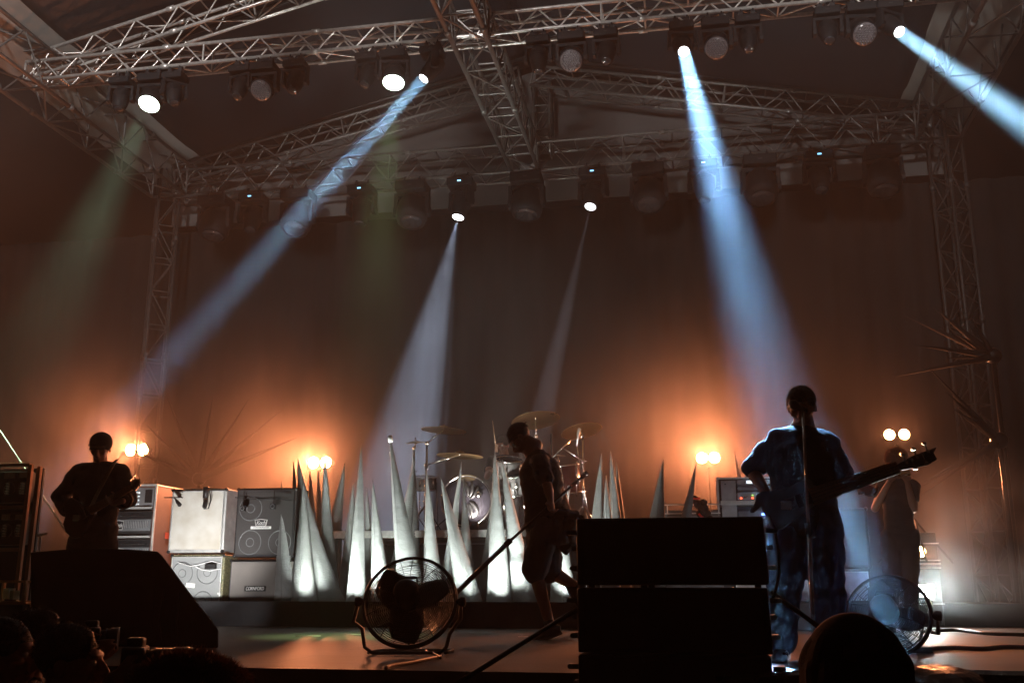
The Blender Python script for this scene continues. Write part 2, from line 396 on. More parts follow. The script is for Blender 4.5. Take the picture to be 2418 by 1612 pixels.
# ================================================================== LEFT EDGE: rack of lamps
YR = 7.9
t = thing('lamp_rack', 'tall dark rack of reflector lamps at the far left edge', 'lamp rack', (N(20, 1400, YR).x, YR, 0))
xr = N(62, 1200, YR).x; xl = N(-90, 1200, YR).x
zs = [N(60, v, YR).z for v in (1097, 1197, 1297)]
b = MB()
for z in zs + [.02, N(60, 1372, YR).z]: b.box(((xr + xl) / 2, YR, z), (xr - xl, .05, .028))
for x in (xr, xl):
    for y in (YR, YR + .12): b.box((x, y, zs[0] / 2), (.035, .035, zs[0]))
b.build('frame', mat('rusty_steel', (.2, .1, .06), .5, .6), t, bevel=.003)
for z0, z1, k in ((zs[0], zs[1], 0), (zs[1], zs[2], 1)):
    zc = (z0 + z1) / 2
    bx = MB().box(((xr + xl) / 2 - .02, YR + .12, zc), (xr - xl - .06, .12, .27)).build('lamp_box', BLACKM, t, bevel=.006)
    for u in ((12, 47, -25), (5, 37, -30))[k]:
        x = N(u, 1150 + 100 * k, YR).x
        lm = MB().torus((x, YR + .05, zc - .02), (0, 1, 0), .055, .008, 20, 6).build('lamp', BLACKM, bx, smooth=True)
        b = MB()
        for q in range(5): b.torus((x, YR + .035, zc - .065 + .022 * q), (0, .25, 1), .02, .006, 12, 6)
        b.build('filament_coil', CHROME, bx, smooth=True)
        MB().box((x, YR + .045, zc + .10), (.085, .03, .045)).build('flap', mat('flap_metal', (.3, .24, .2), .4, .6), bx)
MB().box(((xr + xl) / 2, YR + .2, zs[0] / 2), (xr - xl - .01, .02, zs[0] - .02)).build('back_panel', BLACKM, t)
t = thing('wooden_crate', 'open pale wooden crate with small boxes inside at the left edge', 'crate', (N(20, 1420, 7.3).x, 7.3, .0))
x0, x1, z0, z1 = N(-60, 1400, 7.3).x, N(60, 1400, 7.3).x, N(30, 1421, 7.3).z, N(30, 1372, 7.3).z
b = MB()
for z in (z0, z1): b.box(((x0 + x1) / 2, 7.3, z), (x1 - x0, .035, .016)); b.box(((x0 + x1) / 2, 7.65, z), (x1 - x0, .035, .016))
for x in (x0, x1): b.box((x - .008, 7.3, (z0 + z1) / 2), (.018, .035, z1 - z0)); b.box((x - .008, 7.65, (z0 + z1) / 2), (.018, .035, z1 - z0))
b.box(((x0 + x1) / 2, 7.475, z0 - .012), (x1 - x0 + .08, .42, .012))
b.build('frame', ORW, t, bevel=.002)
MB().box(((x0 + x1) / 2, 7.5, z0 / 2 - .012), (x1 - x0 - .1, .3, max(z0 - .02, .02))).build('plinth', BLACK, t)
p = N(8, 1397, 7.35); MB().box((p.x, 7.42, z0 + .065), (.05, .08, .085)).build('carton', LABELM, t)
p = N(22, 1397, 7.35); MB().box((p.x, 7.42, z0 + .055), (.03, .08, .07)).build('jar', mat('green_carton', (.25, .45, .35), .6), t)
# small chrome tap-like stand behind the monitor
p = N(93, 1290, 7.6); t = thing('microphone_stand', 'short chrome stand with a small crossbar at the far left', 'stand', (p.x, 7.6, 0))
b = MB().tube((p.x, 7.6, 0.01), (p.x, 7.6, p.z + .08), .011); b.lathe((p.x, 7.6, 0), (0, 0, 1), [(0, .12), (.015, .12), (.02, .03)], 20)
b.build('pole', CHROME, t, smooth=True)
MB().tube(p + V((-.03, 0, .09)), p + V((.07, -.02, .105)), .010).build('crossbar', CHROME, t, smooth=True)
# stay wire slanting down to the left monitor
b = MB(); a = N(-5, 1010, 8.4); c = N(150, 1245, 8.4); b.tube(a, c, .009); b.tube(c, V((c.x + (c.x - a.x) * 1.05, 8.4, .005)), .007)
tag(b.build('stay_wire', mat('steel_wire', (.5, .45, .4), .4, .5), origin=tuple(c)), 'thin steel stay slanting down beside the guitarist in the cap', 'wire')

# ================================================================== AMPLIFIERS
def px_box(u0, v0, u1, v1, Y):
    a = N(u0, v1, Y); b = N(u1, v0, Y); return a.x, b.x, a.z, b.z
RZ = .132
YK = 10.95
# rack case with amplifier heads
x0, x1, _, zt_ = px_box(258, 1146, 371, 1300, YK)
t = thing('rack_case', 'open flight case with a white rim holding amplifiers, behind the capped guitarist', 'case', ((x0 + x1) / 2, YK + .3, RZ))
def carcass(t, x0, x1, z0, z1, Y, dpt, th, m, name='shell', rim=None):
    b = MB(); b.box((x0 + th / 2, Y + dpt / 2, (z0 + z1) / 2), (th, dpt, z1 - z0)); b.box((x1 - th / 2, Y + dpt / 2, (z0 + z1) / 2), (th, dpt, z1 - z0))
    b.box(((x0 + x1) / 2, Y + dpt / 2, z1 - th / 2), (x1 - x0 - 2 * th, dpt, th)); b.box(((x0 + x1) / 2, Y + dpt / 2, z0 + th / 2), (x1 - x0 - 2 * th, dpt, th))
    b.box(((x0 + x1) / 2, Y + dpt - .006, (z0 + z1) / 2), (x1 - x0 - 2 * th, .01, z1 - z0 - 2 * th))
    o = b.build(name, m, t)
    if rim:
        r = .022; b = MB()
        for x in (x0, x1): b.box((x, Y - .004, (z0 + z1) / 2), (r, r, z1 - z0 + r))
        for z in (z0, z1): b.box(((x0 + x1) / 2, Y - .005, z), (x1 - x0, r - .002, r - .002))
        for x in (x0, x1): b.box((x, Y + dpt, (z0 + z1) / 2), (r, r, z1 - z0 + r))
        b.box((x1 + .001, Y + dpt / 2, z1), (r - .004, dpt, r - .004))
        b.build('edge_trim', rim, t, bevel=.002)
    return o
RIM = mat('bright_edge', (.62, .62, .6), .35, .5)
ztop = N(300, 1146, YK).z
carcass(t, x0, x1, RZ, ztop, YK, .62, .03, CASE, rim=RIM)
b = MB()
for v in (1199, 1267): b.box(((x0 + x1) / 2, YK + .12, N(300, v, YK).z), (x1 - x0 - .062, .3, .022))
b.build('shelf', RIM, t)
p = N(382, 1264, YK + .3); MB().box((x1 + .004, YK + .32, p.z), (.006, .1, .075)).build('handle_dish', mat('red_handle', (.5, .06, .03), .4), t)
def knobs(parent, x0, x1, z, Y, n, r=.008, m=CHROME):
    b = MB()
    for i in range(n): b.tube((x0 + (x1 - x0) * (i + .5) / n, Y, z), (x0 + (x1 - x0) * (i + .5) / n, Y - .016, z), r, r * .8, 10)
    b.build('knob', m, parent, smooth=False)
def amp_head(u0, v0, u1, v1, Y, label, txt=None, grp=None):
    x0, x1, z0, z1 = px_box(u0, v0, u1, v1, Y); h = z1 - z0; w_ = x1 - x0
    t = thing('amplifier_head', label, 'amplifier', ((x0 + x1) / 2, Y + .12, z0), grp)
    MB().box(((x0 + x1) / 2, Y + .12, (z0 + z1) / 2), (w_, .24, h)).build('case', TOLEX, t, bevel=.006)
    MB().box(((x0 + x1) / 2, Y - .005, z1 - h * .2), (w_ * .94, .01, h * .26)).build('control_panel', BLACKM, t)
    knobs(t, x0 + w_ * .08, x1 - w_ * .1, z1 - h * .2, Y - .01, 9)
    MB().box(((x0 + x1) / 2, Y - .005, z0 + h * .42), (w_ * .94, .01, h * .48)).build('vent_grille', GREYP, t)
    b = MB()
    for i in range(14): b.box((x0 + w_ * (.34 + .042 * i), Y - .012, z0 + h * .45), (w_ * .016, .006, h * .3))
    b.build('vent_bars', PANEL, t)
    if txt:
        c = V((x0 + w_ * .18, Y - .013, z0 + h * .42))
        bd = MB().prism([c + V((a * w_ * .13, 0, bb * h * .2)) for a, bb in ((-1, .9), (0, 1.15), (1, .9), (.8, -1), (-.8, -1))], (0, .006, 0)).build('badge', RIM, t)
        MB().prism([c + V((a * w_ * .115, -.003, bb * h * .16)) for a, bb in ((-1, .9), (0, 1.15), (1, .9), (.8, -1), (-.8, -1))], (0, .004, 0)).build('badge_face', BLACKM, bd)
        text('badge_lettering', txt, LABELM, bd, (c.x, c.y - .0045, c.z), h * .19, shear=.35, width=w_ * .17)
    return t
amp_head(262, 1206, 362, 1264, YK + .02, 'black amplifier head with a mesh front, upper one inside the open case', 'Koch')
amp_head(262, 1272, 362, 1330, YK + .02, 'grey amplifier head low inside the open case', 'Koch')
# rack units in the top bay
x0b, x1b, z0b, z1b = px_box(300, 1151, 366, 1196, YK)
t = thing('rack_unit', 'silver preamp with rows of lit buttons in the top of the case', 'rack unit', ((x0b + x1b) / 2, YK + .1, z0b))
MB().box(((x0b + x1b) / 2, YK + .12, (z0b + z1b) / 2), (x1b - x0b, .24, z1b - z0b)).build('case', PANEL, t)
b = MB()
for r_ in range(4):
    for c_ in range(5): b.box((x0b + .03 + c_ * .028, YK - .004, z0b + .03 + r_ * .045), (.018, .008, .014 + .006 * ((r_ + c_) % 2)))
b.build('button', emat('button_glow', (.7, .85, .9), .5), t)
MB().box((x1b - .07, YK - .004, (z0b + z1b) / 2 + .01), (.09, .008, .15)).build('blank_panel', BLACKM, t)
def cab(u0, v0, u1, v1, Y, label, front, shell=TOLEX, dpt=.36, name='speaker_cabinet', z0=None, rim=None, inset=.03, group=None, cones=(), cat='speaker cabinet'):
    x0, x1, za, zb = px_box(u0, v0, u1, v1, Y)
    if z0 is not None: za = z0
    t = thing(name, label, cat, ((x0 + x1) / 2, Y + dpt / 2, za), group)
    MB().box(((x0 + x1) / 2, Y + dpt / 2 + .02, (za + zb) / 2), (x1 - x0, dpt, zb - za)).build('shell', shell, t, bevel=.012)
    i = inset; fx0, fx1, fz0, fz1 = x0 + i, x1 - i, za + i, zb - i
    MB().box(((x0 + x1) / 2, Y + .012, (za + zb) / 2), (fx1 - fx0, .02, fz1 - fz0)).build('grille', front, t)
    b = MB(); r = .012
    for x in (fx0, fx1): b.box((x, Y + .004, (za + zb) / 2), (r, r, fz1 - fz0 + r))
    for z in (fz0, fz1): b.box(((x0 + x1) / 2, Y + .003, z), (fx1 - fx0, r, r))
    b.build('piping', rim or RIM, t, bevel=.002)
    for cu, cv, cr in cones:
        c = N(cu, cv, Y); k = cr / pxm(cu, cv, Y)
        b = MB().torus((c.x, Y, c.z), (0, 1, 0), k, .006, 40, 6); b.torus((c.x, Y + .001, c.z), (0, 1, 0), k * .35, .005, 24, 6)
        b.build('speaker_ring', GREYP if front is not GRILLE else mat('ring_grey', (.05, .047, .045), .6), t, smooth=True)
    b = MB()
    for x in (x0 + .012, x1 - .012):
        for z in (za + .012, zb - .012): b.sph((x, Y + .022, z), .022, 10, 6)
    b.build('corner_cap', BLACKM, t, smooth=True)
    return t, x0, x1, za, zb
zmid = N(460, 1304, YK).z
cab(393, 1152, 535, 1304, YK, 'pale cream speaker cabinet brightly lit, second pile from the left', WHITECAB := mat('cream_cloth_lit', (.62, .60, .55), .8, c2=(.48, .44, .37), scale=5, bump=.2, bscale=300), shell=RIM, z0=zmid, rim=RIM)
t_, x0, x1, za, zb_ = cab(393, 1308, 530, 1425, YK, 'grey speaker cabinet with speckled edging and round speaker outlines', mat('grey_baffle', (.25, .26, .26), .5, c2=(.34, .35, .35), scale=3), shell=CAMO, z0=RZ, rim=RIM, cones=((430, 1353, 24), (489, 1351, 24), (478, 1420, 22)))
c = N(450, 1381, YK); MB().box((c.x, YK - .004, c.z), (.11, .004, .05), Matrix.Rotation(.12, 3, 'Y')).build('paper_label', LABELM, t_)
b = MB().prism([(N(a, q, YK - .003)) for a, q in ((393 + 120, 1398), (525 - 5, 1398), (525 - 5, 1412), (516, 1412), (516, 1403), (513, 1403))], (0, .002, 0)); b.build('tape_mark', LABELM, t_)
zk = N(610, 1314, YK).z
t_, x0, x1, za, zb_ = cab(549, 1150, 700, 1314, YK, 'black mesh speaker cabinet with a silver badge, top of the third pile', mat('woven_black_grille', (.03, .028, .028), .5, c2=(.075, .07, .068), scale=180), z0=zk, rim=BLACKM, cones=((592, 1200, 26), (590, 1280, 26), (660, 1280, 26)), inset=.02)
c = N(616, 1234, YK - .006); k = pxm(616, 1234, YK)
bd = MB().prism([c + V((a / k, 0, q / k)) for a, q in ((-15, 7), (0, 9), (15, 7), (12, -7), (-12, -7))], (0, .008, 0)).build('badge', RIM, t_)
MB().prism([c + V((a / k, -.003, q / k)) for a, q in ((-13, 5.5), (0, 7.2), (13, 5.5), (10.5, -5.5), (-10.5, -5.5))], (0, .004, 0)).build('badge_face', BLACKM, bd)
text('badge_lettering', 'Koch', LABELM, bd, (c.x, c.y - .005, c.z), 9 / k, shear=.35, width=21 / k)
c2 = N(616, 1245, YK - .006); MB().box(c2, (48 / k, .008, 6 / k)).build('name_plate', LABELM, bd, bevel=.003)
text('plate_lettering', 'GUITAR AMPLIFICATION', GREYP, bd, (c2.x, c2.y - .005, c2.z), 2.6 / k, width=38 / k)
t_, x0, x1, za, zb_ = cab(536, 1320, 700, 1425, YK, 'plain grey cloth speaker cabinet with an oblong name badge, low in third pile', BEIGE, z0=RZ, rim=BLACKM, inset=.02)
c = N(602, 1389, YK - .008); bd = MB().box(c, (49 / k, .012, 11 / k)).build('badge', BLACKM, t_, bevel=.002)
text('badge_lettering', 'CORNFORD', LABELM, bd, (c.x, c.y - .0075, c.z), 7.5 / k, shear=.25, width=42 / k)
# microphones and cables on the cream cabinet
def mic_on_bar(p0, p1, tip, label):
    t = thing('microphone', label, 'microphone', tuple(p0), 'microphones hung in front of the speaker cabinets')
    MB().tube(p0, p1, .006).build('bar', BLACKM, t, smooth=True)
    m_ = (V(p0) + V(p1)) / 2
    b = MB().path([m_, (m_ + V(tip)) / 2 + V((.01, -.02, 0)), tip], .006); b.lathe(tip, (.6, -.3, -.5), [(-.03, .012), (.0, .018), (.05, .022), (.075, .024), (.09, .012)], 14)
    b.build('body', BLACKM, t, smooth=True)
mic_on_bar(N(388, 1174, YK - .1), N(432, 1174, YK - .1), N(418, 1183, YK - .14), 'small black microphone on a bar before the cream cabinet')
p = N(487, 1165, YK - .08)
t = thing('microphone', 'black clamp microphone hanging at the top of the cream cabinet', 'microphone', tuple(p), 'microphones hung in front of the speaker cabinets')
b = MB(); b.box(N(486, 1162, YK - .08), (.05, .04, .13)); b.path([N(u, v, YK - .09) for u, v in ((492, 1150), (496, 1165), (498, 1180), (492, 1200), (482, 1201), (481, 1190))], .007)
b.lathe(N(484, 1190, YK - .1), (0, -.2, -1), [(-.05, .022), (0, .026), (.03, .03), (.045, .02)], 14); b.build('body', BLACKM, t, smooth=True)
for (u, v), lb in (((574, 1200), 'left'), ((645, 1195), 'right')):
    p = N(u, v, YK - .1); t = thing('microphone', 'small square microphone hung on a wire over the %s of the badge cabinet' % lb, 'microphone', tuple(p), 'microphones hung in front of the speaker cabinets')
    MB().box(p, (.07, .04, .07)).build('body', BLACKM, t, bevel=.01)
    MB().torus(p + V((0, -.02, 0)), (0, 1, 0), .022, .004, 18, 5).build('rim', GREYP, t, smooth=True)
    MB().path([p + V((0, 0, .03)), N(u + 2, 1180, YK - .09), N(u + 3, 1152, YK - .04)], .005).build('wire', CABLE, t)
b = MB().path([N(u, v, YK - .03) for u, v in ((420, 1327), (450, 1336), (472, 1332), (500, 1324), (523, 1330), (520, 1342), (496, 1347), (476, 1344), (462, 1337))], .006)
tag(b.build('cable', mat('white_cable', (.6, .6, .6), .5), origin=tuple(N(470, 1335, YK))), 'loose pale cable looped across the speckled cabinet', 'cable')
b = MB().path([N(u, v, YK - .03) for u, v in ((555, 1174), (580, 1176), (620, 1180), (656, 1176), (690, 1182))], .006)
tag(b.build('cable', CABLE, origin=tuple(N(620, 1178, YK))), 'thin cable strung across the black mesh cabinet', 'cable')
MBX = MB(); MBX.box(N(497, 1337, YK - .06), (.12, .05, .05)); 
tag(MBX.build('stage_box', BLACKM, origin=tuple(N(497, 1337, YK))), 'small dark box clipped on the speckled cabinet', 'box')

# right side gear
YG = 12.0; RZ2 = .242
zc1 = N(2010, 1341, YG).z
cab(1915, 1198, 2047, 1339, YG, 'tall slate grey speaker cabinet right of the bassist', mat('slate_cloth', (.05, .06, .075), .7, c2=(.07, .08, .1), scale=4, bump=.3, bscale=300), z0=zc1, rim=BLACKM)
cab(1912, 1343, 2055, 1430, YG, 'pale lavender speaker cabinet under the slate one', mat('pale_cloth', (.45, .42, .5), .8), z0=RZ2, rim=RIM)
cab(1735, 1290, 1908, 1425, YG, 'white fronted speaker cabinet seen between the legs of the bassist', mat('white_cloth', (.5, .5, .48), .8), z0=RZ2, rim=RIM)
YC = 11.0
x0, x1, z0, z1 = px_box(1702, 1126, 1852, 1300, YG)
t = thing('rack_case', 'open white-edged rack case of effects units left of the bassist', 'case', ((x0 + x1) / 2, YG + .3, RZ2))
zlow = N(1780, 1290, YG).z
carcass(t, x0, x1, zlow + .004, z1, YG, .55, .025, BLACK, rim=RIM)
MB().box((N(1722, 1190, YG).x, YG + .012, (z1 + zlow) / 2), (.17, .02, z1 - zlow - .06)).build('side_panel', PANEL, t)
for v0, v1, k_ in ((1130, 1144, 0), (1147, 1158, 1), (1160, 1180, 2)):
    xa, xb, za, zb2 = px_box(1742, v0, 1848, v1, YG)
    u_ = thing('rack_unit', ['thin effects unit with a white display in the open rack', 'thin silver effects unit second from the top of the open rack', 'effects unit with red and green lights in the open rack'][k_], 'rack unit', ((xa + xb) / 2, YG + .1, za))
    MB().box(((xa + xb) / 2, YG + .12, (za + zb2) / 2 + .001), (xb - xa, .24, zb2 - za - .006)).build('case', PANEL if k_ != 1 else GREYP, u_, bevel=.002)
    if k_ == 0: MB().box((xa + .14, YG - .003, (za + zb2) / 2), (.075, .006, .03)).build('display', emat('display_white', (.8, .9, 1), 2), u_)
    knobs(u_, xa + .02 + (.2 if k_ == 0 else 0), xb - .02, (za + zb2) / 2, YG - .002, 8, .006, BLACKM)
    if k_ == 2:
        for q in range(3): MB().sph((xa + .04 + q * .13, YG - .006, za + .02), .012, 8, 6).build('indicator', emat('red_led', (1, .08, .02), 4), u_)
        MB().sph((xa + .17, YG - .006, za + .05), .009, 8, 6).build('indicator', emat('green_led', (.4, 1, .1), 3), u_)
MB().box(((x0 + x1) / 2, YG + .14, N(1780, 1186, YG).z), (x1 - x0 - .05, .3, .05)).build('shelf', RIM, t)
xa, xb, za, zb2 = px_box(1745, 1205, 1850, 1222, YG)
u_ = thing('rack_unit', 'low unit with a small blue light near the bottom of the open rack', 'rack unit', ((xa + xb) / 2, YG + .1, za))
MB().box(((xa + xb) / 2, YG + .12, (za + zb2) / 2), (xb - xa, .24, zb2 - za)).build('case', GREYP, u_)
MB().box((N(1803, 1214, YG).x, YG - .004, (za + zb2) / 2), (.045, .008, .02)).build('indicator', emat('blue_led', (.1, .2, 1), 8), u_)
# support under the rack
MB().box(((x0 + x1) / 2 - .3, YG + .3, (zlow + RZ2) / 2), (.5, .5, zlow - RZ2)).build('base', BLACK, t)
# combo amplifier
x0, x1, z0, z1 = px_box(1574, 1190, 1700, 1330, YG - .1)
t = thing('combo_amplifier', 'grey combo amplifier with a recessed top behind the loudspeaker stack', 'amplifier', ((x0 + x1) / 2, YG, RZ2))
MB().box(((x0 + x1) / 2, YG + .05, (z1 + RZ2) / 2 - .03), (x1 - x0, .3, z1 - RZ2 - .06)).build('case', GREYP, t, bevel=.012)
b = MB()
for u in (1576, 1616, 1655, 1697): b.box((N(u, 1200, YG - .1).x, YG - .1, z1 - .045), (.014, .03, .1))
b.box(((x0 + x1) / 2, YG - .1, z1), (x1 - x0 + .01, .03, .014)); b.box(((x0 + x1) / 2, YG - .1, z1 - .1), (x1 - x0, .034, .012)); b.build('frame', RIM, t, bevel=.002)
MB().box(((x0 + x1) / 2, YG - .108, z1 - .3), (x1 - x0 - .03, .012, .34)).build('grille', mat('light_mesh', (.16, .16, .16), .5, c2=(.3, .3, .3), scale=160), t)
t = thing('jacket', 'dark bundle with red stripes slumped on the combo amplifier', 'jacket', tuple(N(1657, 1215, YG - .2)))
b = MB(); random.seed(3)
for u, v, r in ((1640, 1178, 9), (1650, 1190, 12), (1660, 1200, 13), (1667, 1212, 12), (1655, 1212, 11), (1675, 1225, 10), (1662, 1185, 8)):
    p = N(u, v, YG - .2); k = pxm(u, v, YG); b.ell(p, ((r / k, 0, .01), (0, .09, 0), (-.01, 0, r * .9 / k)), 14, 8)
b.build('cloth', TSHIRT, t, smooth=True)
b = MB().path([N(u, v, YG - .29) for u, v in ((1633, 1176), (1645, 1177), (1653, 1176))], .014); b.build('stripe', mat('red_cloth', (.6, .03, .02), .7), t, smooth=True)
b = MB().path([N(u, v, YG - .3) for u, v in ((1650, 1212), (1655, 1218), (1661, 1222))], .014); b.build('stripe', mat('red_cloth', (.6, .03, .02), .7), t, smooth=True)
# tower of cases with lamps at right
YT = 11.6
x0, x1, z0, z1 = px_box(2168, 1255, 2212, 1460, YT)
t = thing('equipment_case', 'narrow stack of metal cases beside the player with raised hands', 'case', ((x0 + x1) / 2 + .02, YT + .2, 0))
MB().box(((x0 + x1) / 2, YT + .2, (z1 + .004) / 2), (x1 - x0, .3, z1 - .01)).build('body', BLACKM, t, bevel=.01)
b = MB()
for v in (1282, 1322, 1330, 1340, 1425): b.box(((x0 + x1) / 2, YT + .03, N(2190, v, YT).z), (x1 - x0 + .02, .05, .012))
b.build('edge_trim', RIM, t)
MB().box((N(2200, 1422, YT).x, YT + .02, N(2200, 1422, YT).z), (.03, .03, .04)).build('latch', GOLDH, t)

# ================================================================== GREY SPIKES
def spike(u0, u1, vb, tip, Y, label, m=GREYF, bend=0, cap=None, crumple=None, zb=.14):
    c = N((u0 + u1) / 2, vb, Y); r = (u1 - u0) / 2 / pxm((u0 + u1) / 2, vb, Y)
    # carry the base down to the riser deck
    top = N(tip[0], tip[1], Y)
    k = (c.z - zb) / max(top.z - c.z, .1); base = c - (top - c) * k; base.z = zb
    r0 = r * (1 + k); H_ = top - base; n = 44; sg = 30; vs = []; ph = random.random() * 6
    for i in range(n + 1):
        t_ = i / n
        p = base + H_ * t_ + V((bend * math.sin(math.pi * t_), 0, 0))
        rr = r0 * (1 - t_) ** .93 * (1 + .10 * math.exp(-t_ * 14)) + .0035
        if crumple and abs(t_ - crumple) < .06: rr *= 1 - .28 * (1 - abs(t_ - crumple) / .06)
        for q in range(sg):
            a = 2 * math.pi * q / sg
            w_ = 1 + .05 * math.sin(3 * a + ph + t_ * 3) + .025 * math.sin(5 * a - ph) + .05 * noise.noise(V((math.cos(a) * 2 + ph, math.sin(a) * 2, t_ * 30)))
            vs.append(p + V((math.cos(a), math.sin(a), 0)) * rr * w_)
    t = thing('spike', label, 'spike', tuple(base), 'grey fabric spikes standing round the drum riser')
    b = MB(); b.add(vs, [(i * sg + q, i * sg + (q + 1) % sg, (i + 1) * sg + (q + 1) % sg, (i + 1) * sg + q) for i in range(n) for q in range(sg)] + [tuple(range(sg - 1, -1, -1)), tuple(range(n * sg, n * sg + sg))])
    b.build('cone', m, t, smooth=True)
    b = MB()                                       # the stitched seam
    pts = [base + H_ * (j / 40) + V((bend * math.sin(math.pi * j / 40), 0, 0)) + V((math.cos(-1.9 + ph * .1), math.sin(-1.9 + ph * .1), 0)) * (r0 * (1 - j / 40) ** .93 * 1.02 + .004) for j in range(1, 40)]
    b.path(pts, .0035, 5); b.build('seam', m, t, smooth=True)
    if cap: MB().lathe(top - H_.normalized() * .07, H_, [(0, .022), (.01, .03), (.08, .026), (.085, .01)], 12).build('tip_cap', LABELM, t, smooth=True)
    return t
random.seed(11)
SP = [ # u0,u1,vbase,tip,Y,label
 (652, 704, 1425, (664, 1135), 11.0, 'short dark spike against the badge cabinet, leftmost of all'),
 (684, 728, 1425, (693, 1090), 11.35, 'thin dark spike just left of the two bright leftmost ones'),
 (740, 812, 1420, (703, 1082), 11.15, 'pale spike leaning left, crossing behind the first bright one', -.05),
 (692, 750, 1427, (715, 1133), 10.95, 'bright straight spike, first of the lit front row'),
 (722, 765, 1400, (732, 1112), 12.3, 'thin dark spike below the left lamp of the orange pair'),
 (742, 780, 1400, (751, 1112), 12.4, 'thin dark spike between the lamps of the orange pair'),
 (752, 800, 1415, (767, 1072), 11.6, 'slim spike below the right lamp of the orange pair'),
 (735, 795, 1420, (814, 1093), 12.1, 'dark spike leaning right toward the tall thin one'),
 (796, 846, 1420, (834, 1140), 11.8, 'dark spike half hidden left of the tall thin one'),
 (818, 862, 1430, (853, 1050), 10.9, 'tall very thin spike glowing white at its foot, left of the fan'),
 (858, 890, 1410, (866, 1150), 11.9, 'dim slim spike showing right of the tall thin one'),
 (878, 926, 1422, (880, 1133), 11.0, 'bright spike with its point bent left, just above the fan'),
 (940, 1004, 1425, (921, 1030), 11.0, 'tallest bright spike with a pale tip cap behind the fan', 0, True),
 (905, 960, 1420, (980, 1075), 11.8, 'dark spike leaning right beside the left cymbal stand'),
 (945, 998, 1420, (976, 1065), 11.9, 'dark tall spike at the left cymbal stand'),
 (998, 1048, 1425, (1008, 1110), 11.15, 'half lit spike behind the top of the fan'),
 (1080, 1140, 1430, (1041, 1124), 10.95, 'bright spike leaning left in front of the bass drum'),
 (1030, 1066, 1425, (1090, 1090), 11.35, 'dim spike leaning right across the bass drum'),
 (1086, 1128, 1420, (1094, 1130), 11.6, 'dark straight spike in the middle of the bass drum'),
 (1126, 1160, 1420, (1160, 1190), 11.8, 'dark slim spike right of the bass drum'),
 (1149, 1208, 1427, (1168, 1062), 10.95, 'tall bright spike directly left of the walking man'),
 (1206, 1270, 1427, (1186, 1085), 11.1, 'bright crumpled spike behind the knees of the walking man', 0, None, .38),
 (1302, 1364, 1425, (1318, 1150), 11.0, 'bright spike between the walking man and the loudspeaker stack'),
 (1368, 1425, 1425, (1420, 1070), 11.6, 'tall grey spike right of the cymbal stand tripod'),
 (1415, 1468, 1425, (1431, 1122), 11.3, 'shorter spike in the trio right of the drums'),
 (1440, 1496, 1425, (1442, 1065), 11.7, 'spike with a curved point in the trio right of the drums'),
 (1452, 1500, 1425, (1456, 1090), 11.9, 'dark spike on the right side of the trio'),
 (1492, 1572, 1425, (1566, 1085), 11.4, 'spike leaning right, alone above the middle of the loudspeaker stack'),
 (1555, 1612, 1425, (1644, 1095), 11.5, 'spike leaning right toward the orange pair over the combo amplifier'),
 (1790, 1830, 1425, (1733, 1062), 12.7, 'thin curved spike rising behind the open rack case', -.02),
]
for s in SP: spike(*s[:6], bend=s[6] if len(s) > 6 else 0, cap=s[7] if len(s) > 7 else None, crumple=s[8] if len(s) > 8 else None, zb=.134 if s[0] < 1300 and s[4] < 13 else .004)
# star clusters of spikes on the two sides, their dimness put into black cloth
def burst(c, dirs, label):
    t = thing('spike_cluster', label, 'decoration', tuple(c))
    for d, L, r in dirs:
        d = V(d).normalized(); MB().lathe(c + d * .03, d, [(0, r), (L * .3, r * .75), (L * .7, r * .32), (L, .003)], 14).build('spine', mat('dimmed_fabric_spine', (.012, .011, .012), .9), t, smooth=True)
    MB().sph(c, .10, 16, 10).build('hub', BLACKM, t, smooth=True)
    MB().tube(V((c.x, c.y, .0)), c, .03).build('pole', BLACKM, t, smooth=True)
random.seed(5)
def rdirs(n, sx): return [((sx * random.uniform(.3, 1), random.uniform(-.5, .3), random.uniform(-.5, .7)), random.uniform(.5, 1.15), random.uniform(.03, .055)) for _ in range(n)]
burst(N(2345, 840, 12.8), rdirs(9, -1), 'faint starburst of spikes high on the right of the stage')
burst(N(2360, 1040, 12.2), rdirs(9, -1), 'faint starburst of spikes low on the right of the stage')
burst(N(470, 1130, 13.4), [((-1, 0, .9), 1.2, .05), ((1, -.1, .35), 1.6, .06), ((-.5, 0, 1), 1.4, .05), ((.6, 0, 1), 1.3, .05), ((.1, 0, 1), 1.2, .05), ((1, 0, .8), 1.5, .05), ((-1, .1, .4), 1.3, .05)], 'faint starburst of spikes behind the cream cabinet')

